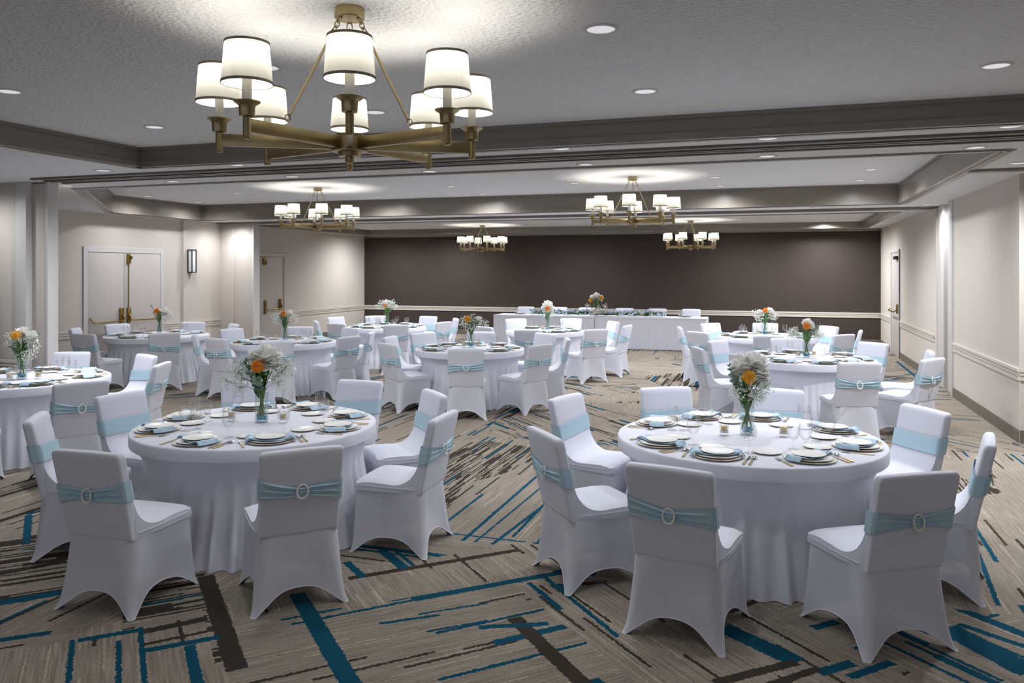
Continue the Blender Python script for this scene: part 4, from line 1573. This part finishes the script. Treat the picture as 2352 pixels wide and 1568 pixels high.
# ------------------------------------------------------------------ round tables
def round_table(x, y, R, tname, seed):
    rg = random.Random(seed)
    t = thing('round_table', 'round table in white fitted cloth, ' + tname, 'table', (x, y, 0), 0, 'round banquet tables')
    mb = MB()
    mb.lathe([(R - 0.012, 0.672), (R - 0.002, 0.676), (R, 0.684), (R + 0.001, 0.748), (R - 0.003, 0.756), (R - 0.012, 0.760), (R * 0.6, 0.760), (0.001, 0.760)], 96)
    mb.build('table_top', M['tcloth'], t, angle=60)
    n = 432
    fr = []
    a = 0.0
    while a < 2 * PI:                          # irregular fold spacing
        fr.append((a, rg.uniform(0.2, 1.0)))
        a += rg.uniform(0.085, 0.19)
    fr.append((2 * PI, fr[0][1]))

    def fold(th):
        th = th % (2 * PI)
        for i in range(len(fr) - 1):
            if fr[i][0] <= th <= fr[i + 1][0]:
                s = (th - fr[i][0]) / (fr[i + 1][0] - fr[i][0])
                amp = fr[i][1] * (1 - s) + fr[i + 1][1] * s
                return amp * (math.cos(2 * PI * s) * 0.6 + 0.4 * abs(math.cos(PI * s)) ** 3)
        return 0
    fv = [fold(2 * PI * i / n) for i in range(n)]
    lv = [(0.676, R - 0.010), (0.668, R - 0.024), (0.650, R - 0.046), (0.62, R - 0.070), (0.58, R - 0.088), (0.52, R - 0.096), (0.45, R - 0.094), (0.36, R - 0.080), (0.26, R - 0.058), (0.16, R - 0.036), (0.07, R - 0.016), (0.02, R - 0.004), (0.003, R)]
    rings = []
    for z, r in lv:
        am = 0.044 * max(0.0, min(1.0, (0.56 - z) / 0.42)) ** 0.8
        rings.append([((r + fv[i] * am) * math.cos(2 * PI * i / n), (r + fv[i] * am) * math.sin(2 * PI * i / n), z) for i in range(n)])
    MB().ring_stack(rings, False, False).build('table_skirt', M['tcloth'], t, angle=80)
    return t


NAMES8 = ['front', 'front right', 'right', 'back right', 'back', 'back left', 'left', 'front left']
ZCH = 0.898


def table_set(idx, cu, cv, R, tname, chairs, vase, spec, fine, votives=2):
    x, y = at(cu, cv, ZT)
    c = Vector((x, y))
    round_table(x, y, R, tname, 100 + idx)
    rg = random.Random(idx * 31 + 5)
    seats = []
    for (u, v, tw) in chairs:
        p = Vector(at(u, v, ZCH))
        dv = c - p
        D = dv.length
        # direction towards the table
        fa = math.atan2(dv.y, dv.x) + R_(tw)
        if D < R + 0.46:
            p = c - dv.normalized() * (R + 0.46)
        f = Vector((math.cos(fa), math.sin(fa)))
        o = p + f * 0.305
        # angle round the table as seen from the camera: 0 = towards the viewer
        cam_dir = math.atan2(-c.y, -c.x)
        s = math.atan2((p - c).y, (p - c).x) - cam_dir
        s = (s + 2 * PI) % (2 * PI)
        seats.append([s, o, fa - PI / 2, p])
    seats.sort(key=lambda q: q[0])
    # best naming of the seats round the table
    n = len(seats)
    names = []
    used = set()
    for q in seats:
        k = int(round(q[0] / (PI / 4))) % 8
        best = min(range(8), key=lambda j: (min(abs(q[0] - j * PI / 4), 2 * PI - abs(q[0] - j * PI / 4)) + (9 if j in used else 0)))
        used.add(best)
        names.append(NAMES8[best])
    for (s, o, rz, p), nm in zip(seats, names):
        put_chair(o.x, o.y, rz, 'white covered sashed chair, %s of %s' % (nm, tname), 'chairs around the round tables', rg.randrange(4))
    # place settings
    for (s, o, rz, p), nm in zip(seats, names):
        a = math.atan2((p - c).y, (p - c).x)
        out = Vector((math.cos(a), math.sin(a)))
        rt = Vector((-out.y, out.x))          # diner's right hand when facing the centre
        jit = rg.uniform(-0.04, 0.04)
        pc = c + out * (R - 0.185) + rt * jit
        rz0 = a + PI / 2                       # local +y towards the centre
        wh = '%s of %s' % (nm, tname)
        if not in_view(pc, ZT):
            continue
        simple('charger_plate', W['charger'], (pc.x, pc.y, ZT + 0.001), 0, 'charger plate under the stack, ' + wh, 'plate', 'charger plates')
        simple('dinner_plate', W['dinner'], (pc.x, pc.y, ZT + 0.0078), 0, 'dinner plate in mid stack, ' + wh, 'plate', 'dinner plates')
        kind = rg.randrange(2)
        nz = rg.uniform(-0.5, 0.5) + (0.0 if kind else 0.2)
        simple('napkin', W['napkin%d' % kind], (pc.x, pc.y, ZT + 0.0122), rz0 + nz, 'pale blue folded napkin, ' + wh, 'napkin', 'pale blue napkins')
        simple('salad_plate', W['salad'], (pc.x - out.x * 0.012, pc.y - out.y * 0.012, ZT + 0.0265), 0, 'salad plate topping the stack, ' + wh, 'plate', 'salad plates')
        b = c + out * (R - 0.40) - rt * (0.13 + rg.uniform(-0.03, 0.03))
        simple('bread_plate', W['bread'], (b.x, b.y, ZT + 0.001), 0, 'small bread plate, ' + wh, 'plate', 'bread plates')
        g = c + out * (R - 0.37) + rt * (0.115 + rg.uniform(-0.02, 0.02))
        simple('goblet', W['goblet'], (g.x, g.y, ZT + 0.001), 0, 'clear stemmed goblet, ' + wh, 'glass', 'stemmed goblets')
        if rg.random() < 0.35:
            g2 = c + out * (R - 0.44) + rt * 0.07
            simple('wine_glass', W['tumbler'], (g2.x, g2.y, ZT + 0.001), 0, 'wine glass behind the goblet, ' + wh, 'glass', 'wine glasses')
        tw = rg.uniform(-0.12, 0.12)
        f = c + out * (R - 0.165) - rt * 0.185 + rt * jit
        piece('fork', 'fork', (f.x, f.y, ZT + 0.001), rz0 + tw, 'gold-handled fork, ' + wh, 'forks')
        k = c + out * (R - 0.16) + rt * (0.18 + jit)
        piece('knife', 'knife', (k.x, k.y, ZT + 0.001), rz0 + tw * 0.5, 'gold-handled knife, ' + wh, 'knives')
        k = c + out * (R - 0.165) + rt * (0.212 + jit)
        piece('spoon', 'spoon', (k.x, k.y, ZT + 0.001), rz0 + tw * 0.7, 'gold-handled spoon, ' + wh, 'spoons')
    vx, vy = at(vase[0], vase[1], ZT)
    vase_and_bouquet(vx, vy, ZT + 0.001, spec, tname, fine, 900 + idx)
    for k, (u, v) in enumerate(votives):
        px, py = at(u, v, ZT)
        t = thing('votive_candle', 'gold tea light in glass %s of the vase, %s' % (('left', 'right', 'behind')[k], tname), 'candle', (px, py, ZT + 0.001), 0, 'votive candles')
        link('votive_glass', W['votive'], t)
        link('candle', W['candle'], t)
        link('wax_base', W['wax'], t)


def in_view(p, z):
    d = -SN * p.x + CS * p.y
    r = CS * p.x + SN * p.y
    if d < 0.3:
        return False
    u = CX + FPX * r / d
    return -60 < u < 2412


S1 = dict(label='orange and white bouquet with wide sprays', white=[(0.045, -0.01, 0.46, 0.082), (-0.045, -0.03, 0.465, 0.06), (0.10, 0.01, 0.42, 0.05)], orange=[(-0.005, 0.07, 0.415, 0.05)],
          gyps=[(-0.20, 0.02, 0.38), (-0.13, 0.05, 0.33), (-0.15, 0.0, 0.42), (0.17, 0.0, 0.37), (0.21, 0.02, 0.42), (0.12, 0.05, 0.33), (-0.27, 0.0, 0.30), (-0.16, 0.03, 0.26), (0.14, 0.04, 0.30)], euca=[(-0.06, 0.07, 0.36, 1), (-0.12, 0.02, 0.45, 1), (-0.01, 0.09, 0.33, 1)], leaf=[(0.04, 0.03, 0.33), (0.0, 0.04, 0.33)])
S2 = dict(label='tall white bouquet with one amber bloom', hue=1, white=[(-0.03, -0.02, 0.44, 0.075), (0.05, -0.02, 0.46, 0.08), (0.085, 0.02, 0.40, 0.055)], orange=[(-0.01, 0.075, 0.395, 0.048)],
          gyps=[(0.09, 0.03, 0.29), (0.13, 0.01, 0.33), (0.05, 0.05, 0.26), (0.10, 0.0, 0.37), (-0.08, 0.03, 0.29), (0.03, 0.06, 0.31)], euca=[(-0.10, 0.03, 0.40, 1), (-0.12, 0.0, 0.46, 0), (-0.09, 0.04, 0.36, 1)], leaf=[(-0.02, 0.04, 0.33)], spread=0.06)
S3 = dict(label='orange and white bouquet trailing sprays', hue=1, white=[(0.0, -0.02, 0.45, 0.07), (0.09, 0.0, 0.42, 0.06)], orange=[(-0.015, 0.07, 0.45, 0.048)],
          gyps=[(-0.08, 0.02, 0.38), (0.10, 0.02, 0.28), (0.07, 0.05, 0.24), (0.13, 0.0, 0.33), (-0.1, 0.0, 0.42)], euca=[(0.17, 0.0, 0.45, 0), (-0.07, 0.05, 0.32, 1)], leaf=[(-0.05, 0.04, 0.33)])
S4 = dict(label='orange and white bouquet with tall sprig', white=[(0.09, 0.0, 0.36, 0.085)], orange=[(-0.02, 0.05, 0.39, 0.05)], gyps=[(0.19, 0.0, 0.27), (0.14, 0.03, 0.22), (0.22, 0.0, 0.32)], euca=[(-0.15, 0.0, 0.48, 0), (-0.10, 0.02, 0.36, 0)], leaf=[(0.05, 0.03, 0.3)])
S5 = dict(label='orange and white bouquet spreading wide', white=[(0.06, -0.02, 0.40, 0.065)], orange=[(-0.01, 0.06, 0.42, 0.046)], gyps=[(-0.17, 0.0, 0.37), (-0.13, 0.02, 0.30), (0.15, 0.0, 0.37), (0.17, 0.02, 0.31), (-0.1, 0.0, 0.41)], euca=[(-0.06, 0.03, 0.38, 1), (-0.03, 0.05, 0.33, 1)], leaf=[(0.02, 0.03, 0.3)])
S6 = dict(label='white bouquet with a small orange centre', white=[(-0.02, 0.0, 0.40, 0.09), (0.03, -0.02, 0.43, 0.06)], orange=[(-0.01, 0.09, 0.39, 0.036)], gyps=[(-0.17, 0.0, 0.38), (-0.10, 0.0, 0.45), (0.14, 0.0, 0.42), (0.18, 0.0, 0.36), (0.10, 0.0, 0.46)], euca=[(0.12, 0.0, 0.34, 1)], leaf=[(0.02, 0.03, 0.3)])
S7 = dict(label='orange bouquet with silver leaves', hue=1, white=[(0.10, -0.02, 0.38, 0.06)], orange=[(-0.045, 0.05, 0.41, 0.05)], gyps=[(-0.11, 0.0, 0.34), (-0.09, 0.02, 0.39), (0.20, 0.0, 0.35), (0.02, 0.02, 0.42), (0.05, 0.03, 0.30), (-0.03, 0.04, 0.28)], euca=[(0.05, 0.03, 0.42, 1), (0.08, 0.03, 0.36, 1)], leaf=[(-0.02, 0.03, 0.3)])
S8 = dict(label='white ball bouquet with an orange eye', white=[(0.0, 0.0, 0.42, 0.105)], orange=[(-0.005, 0.10, 0.40, 0.046)], gyps=[(0.08, 0.0, 0.30), (-0.06, 0.0, 0.30)], euca=[(-0.03, 0.04, 0.30, 1)], leaf=[(0.02, 0.03, 0.3)])
S9 = dict(label='wide white bouquet with an orange crown', white=[(0.09, 0.0, 0.38, 0.075), (-0.08, 0.0, 0.37, 0.06)], orange=[(-0.005, 0.04, 0.42, 0.046)], gyps=[(-0.13, 0.0, 0.32), (-0.10, 0.03, 0.28), (0.13, 0.02, 0.29), (0.16, 0.0, 0.34), (-0.15, 0.0, 0.38)], euca=[(0.02, 0.04, 0.30, 1)], leaf=[(0.02, 0.03, 0.3)])
S10 = dict(label='orange and white bouquet with leafy sprays', white=[(0.02, -0.02, 0.42, 0.065), (0.05, 0.0, 0.40, 0.05)], orange=[(-0.02, 0.06, 0.40, 0.048)], gyps=[(-0.17, 0.0, 0.33), (-0.12, 0.02, 0.28), (-0.20, 0.0, 0.29), (0.15, 0.0, 0.33), (0.18, 0.0, 0.28), (0.11, 0.02, 0.30)], euca=[(0.17, 0.0, 0.42, 0), (0.12, 0.0, 0.40, 0), (0.10, 0.02, 0.36, 0)], leaf=[(0.0, 0.04, 0.33)])

table_set(1, 592, 972, 0.852, 'front table under the large chandelier',
          [(203, 1036, 0), (694, 1030, 0), (84, 955, 0), (277, 903, 0), (828, 874, 0), (997, 900, 0), (1018, 952, 0), (570, 876, 0)],
          (601, 969), S1, True, [(532, 966), (650, 970)])
table_set(2, 1717, 1001, 0.868, 'front table nearest the right wall',
          [(1537, 1072, 0), (2106, 1087, 0), (1252, 992, 0), (1300, 909, 0), (1530, 890, 0), (1780, 893, 0), (2124, 937, 0), (2272, 1006, 0)],
          (1716, 997), S2, True, [(1663, 999), (1800, 1002)])
table_set(3, 45, 868, 0.85, 'table cut off by the left edge',
          [(187, 877, 0), (123, 818, 0), (330, 815, 0), (372, 834, 0), (-130, 893, 0), (-70, 815, 0)],
          (50, 870), S3, True, [(22, 873), (88, 869)])
table_set(4, 361, 769, 0.85, 'table by the double doors',
          [(195, 753, 0), (192, 767, 0), (295, 746, 0), (434, 741, 0), (535, 744, 0), (378, 766, 0)],
          (366, 764), S4, False, [(345, 765), (392, 767)])
table_set(5, 652, 783, 0.81, 'table before the single door',
          [(497, 777, 0), (447, 768, 0), (531, 755, 0), (636, 783, 0), (801, 773, 0), (852, 763, 0), (806, 753, 0), (686, 751, 0)],
          (655, 780), S5, False, [(632, 778), (680, 780)])
table_set(6, 889, 749, 0.78, 'far corner table by the dark wall',
          [(726, 737, 0), (771, 728, 0), (773, 743, 0), (910, 746, 0), (863, 725, 0), (984, 726, 0), (1047, 731, 0), (1019, 739, 0)],
          (888, 745), S6, False, [(873, 745), (905, 746)])
table_set(7, 1079, 799, 0.785, 'middle table by the aisle',
          [(1070, 801, 0), (889, 789, 0), (899, 773, 0), (971, 764, 0), (1105, 762, 0), (1241, 792, 0), (1303, 777, 0), (1253, 765, 0)],
          (1082, 797), S7, False, [(1066, 797), (1098, 795)])
table_set(8, 1252, 758, 0.735, 'table before the head table',
          [(1185, 732, 0), (1312, 731, 0), (1212, 757, 0), (1369, 756, 0), (1409, 738, 0), (1441, 747, 0), (1112, 750, 0)],
          (1258, 757), S8, False, [(1247, 756), (1281, 756)])
table_set(9, 1762, 771, 0.82, 'far table by the right wall',
          [(1632, 742, 0), (1562, 751, 0), (1603, 762, 0), (1758, 742, 0), (1766, 771, 0), (1900, 749, 0), (1938, 768, 0), (1976, 759, 0)],
          (1757, 769), S9, False, [(1740, 767), (1775, 769)])
table_set(10, 1852, 821, 0.835, 'middle table by the right wall',
          [(1603, 798, 0), (1653, 782, 0), (1715, 815, 0), (1810, 778, 0), (1974, 832, 0), (1998, 787, 0), (2137, 806, 0), (2142, 823, 0)],
          (1852, 821), S10, True, [(1834, 820), (1870, 818)])

# ------------------------------------------------------------------ head table
HY0, HY1 = 18.8, 19.56
HX0, HXM, HX1 = x_on_y(1133, HY0), x_on_y(1366, HY0), x_on_y(1622, HY0)


def head_table(xa, xb, label):
    t = thing('head_table', label, 'table', ((xa + xb) / 2, (HY0 + HY1) / 2, 0), 0, 'skirted head tables')
    hx, hy = (xb - xa) / 2 - 0.004, (HY1 - HY0) / 2
    MB().box(-hx, hx, -hy, hy, 0.715, 0.76, 0.008).build('table_top', M['tcloth'], t)
    pts = []
    per = [((-hx, -hy), (hx, -hy)), ((hx, -hy), (hx, hy)), ((hx, hy), (-hx, hy)), ((-hx, hy), (-hx, -hy))]
    rings = []
    rg = random.Random(int(xa * 100))
    for z in (0.716, 0.66, 0.60, 0.55, 0.45, 0.30, 0.15, 0.05, 0.004):
        ring = []
        am = 0.022 * max(0, min(1, (0.60 - z) / 0.25))
        inn = 0.012 * math.sin(PI * min(1, (0.716 - z) / 0.5)) - 0.01 * max(0, (0.5 - z) / 0.5)
        for (p, q) in per:
            L = math.hypot(q[0] - p[0], q[1] - p[1])
            n = max(8, int(L / 0.0125))
            d = ((q[0] - p[0]) / L, (q[1] - p[1]) / L)
            nr = (d[1], -d[0])
            for i in range(n):
                s = i / n * L
                ph = s / 0.083 * 2 * PI + 1.3 * math.sin(s * 2.1 + xa)
                o = am * math.copysign(abs(math.cos(ph)) ** 0.7, math.cos(ph)) - inn
                ring.append((p[0] + d[0] * s + nr[0] * o, p[1] + d[1] * s + nr[1] * o, z))
        rings.append(ring)
    MB().ring_stack(rings, False, False).build('table_skirt', M['tcloth'], t, angle=80)


head_table(HX0, HXM, 'left half of the long head table in pleated white skirting')
head_table(HXM, HX1, 'right half of the long head table in pleated white skirting')
for k, u in enumerate((1208, 1284, 1349, 1435, 1510, 1588)):
    y = 20.35
    x = x_on_y(u, y)
    put_chair(x, y - 0.30, PI, 'white covered chair, %s from the left behind the head table' % ('first', 'second', 'third', 'fourth', 'fifth', 'sixth')[k], 'chairs behind the head table', k % 4)
    yy = 19.3
    xx = x_on_y(u - 12 if k < 3 else u - 14, yy)
    wh = 'the %s head table seat from the left' % ('first', 'second', 'third', 'fourth', 'fifth', 'sixth')[k]
    if k in (0, 5):
        simple('charger_plate', W['charger'], (xx, yy, ZT + 0.001), 0, 'charger plate at ' + wh, 'plate', 'charger plates')
        simple('salad_plate', W['salad'], (xx, yy, ZT + 0.013), 0, 'salad plate on the charger at ' + wh, 'plate', 'salad plates')
        simple('napkin', W['napkin0'], (xx, yy, ZT + 0.022), 0.3, 'pale blue napkin at ' + wh, 'napkin', 'pale blue napkins')
    gx = x_on_y((1166, 1308, 1403, 1483, 1483 + 12, 1559)[k], yy - 0.05)
    simple('goblet', W['goblet'], (gx, yy - 0.05, ZT + 0.001), 0, 'stemmed goblet at ' + wh, 'glass', 'stemmed goblets')

# garland along the head table
rg = random.Random(44)
gy = 19.03
gx0, gx1 = x_on_y(1219, gy), x_on_y(1527, gy)
gar = thing('flower_garland', 'long runner of green leaves with blue and cream flowers along the head table', 'garland', ((gx0 + gx1) / 2, gy, ZT + 0.001))
gl = (gx1 - gx0) / 2
vine = MB()
vine.tube([(-gl + 2 * gl * i / 30, 0.03 * math.sin(i * 1.3), 0.03 + 0.012 * math.sin(i * 2.1)) for i in range(31)], 0.007, 6)
vine.build('vine', M['stem'], gar)
LG = leaf_mesh(0.10, 0.026, M['leaf'])
for i in range(200):
    x = rg.uniform(-gl, gl)
    d = Vector((rg.uniform(-1, 1), rg.uniform(-0.8, 0.5), rg.uniform(0.05, 1.1)))
    o = link('leaf', LG, gar, (x, rg.uniform(-0.06, 0.05), 0.02 + rg.random() * 0.05))
    o.rotation_mode = 'QUATERNION'
    o.rotation_quaternion = orient(d, rg.uniform(-0.8, 0.8)).to_quaternion()
    s = rg.uniform(0.7, 1.1)
    o.scale = (s, s, s)


def rose_mesh(mat, nm, r=0.045):
    mb = MB()
    rg2 = random.Random(3)
    for k in range(22):
        z = 1 - 1.3 * (k + 0.5) / 22
        a = k * 2.39996
        q = math.sqrt(max(0, 1 - z * z))
        d = Vector((q * math.cos(a), q * math.sin(a), z))
        join_into(mb, PET[1], Matrix.Translation(d * r * 0.3) @ orient(d + rand_dir(rg2) * 0.2, rg2.uniform(-0.5, 0.5)).to_4x4() @ Matrix.Scale(r / 0.055, 4))
    return mb.mesh(nm, mat, angle=80)


RB, RC, RW = rose_mesh(M['bluepetal'], 'blue_flower'), rose_mesh(M['cream'], 'cream_rose'), rose_mesh(M['petal'], 'white_flower', 0.06)
for i in range(60):
    x = -gl + 2 * gl * (i + rg.random()) / 60
    cr = i % 4 == 2
    o = link('cream_rose' if cr else 'blue_flower', RC if cr else RB, gar, (x, -0.06 + rg.uniform(-0.05, 0.07), 0.05 + rg.random() * 0.06))
    s = rg.uniform(0.9, 1.25)
    o.scale = (s, s, s)
# standing centrepiece of the head table
cy = 19.05
cx0 = x_on_y(1370, cy)
SH = dict(label='white bouquet with two orange blooms', hue=1, white=[(0.0, 0.0, 0.47, 0.09), (-0.09, 0.0, 0.43, 0.07), (0.09, 0.0, 0.42, 0.075)], orange=[(-0.15, 0.04, 0.38, 0.05), (0.11, 0.08, 0.44, 0.055)], gyps=[(-0.22, 0.0, 0.24), (0.2, 0.0, 0.24), (0.05, 0.05, 0.2)], euca=[(0.03, 0.05, 0.27, 1)], leaf=[(0.05, 0.03, 0.28), (-0.05, 0.03, 0.26)])
vase_and_bouquet(cx0, cy, ZT + 0.001, SH, 'the head table', False, 77)
wr = thing('flower_wreath', 'ring of white hydrangea heads round the vase on the head table', 'flowers', (cx0, cy, ZT + 0.001))
for k in range(11):
    a = 2 * PI * k / 11
    o = link('white_flower', RW, wr, (0.115 * math.cos(a), 0.115 * math.sin(a), 0.05 + 0.06 * (k % 2)))
    s = rg.uniform(1.0, 1.25)
    o.scale = (s, s, s)
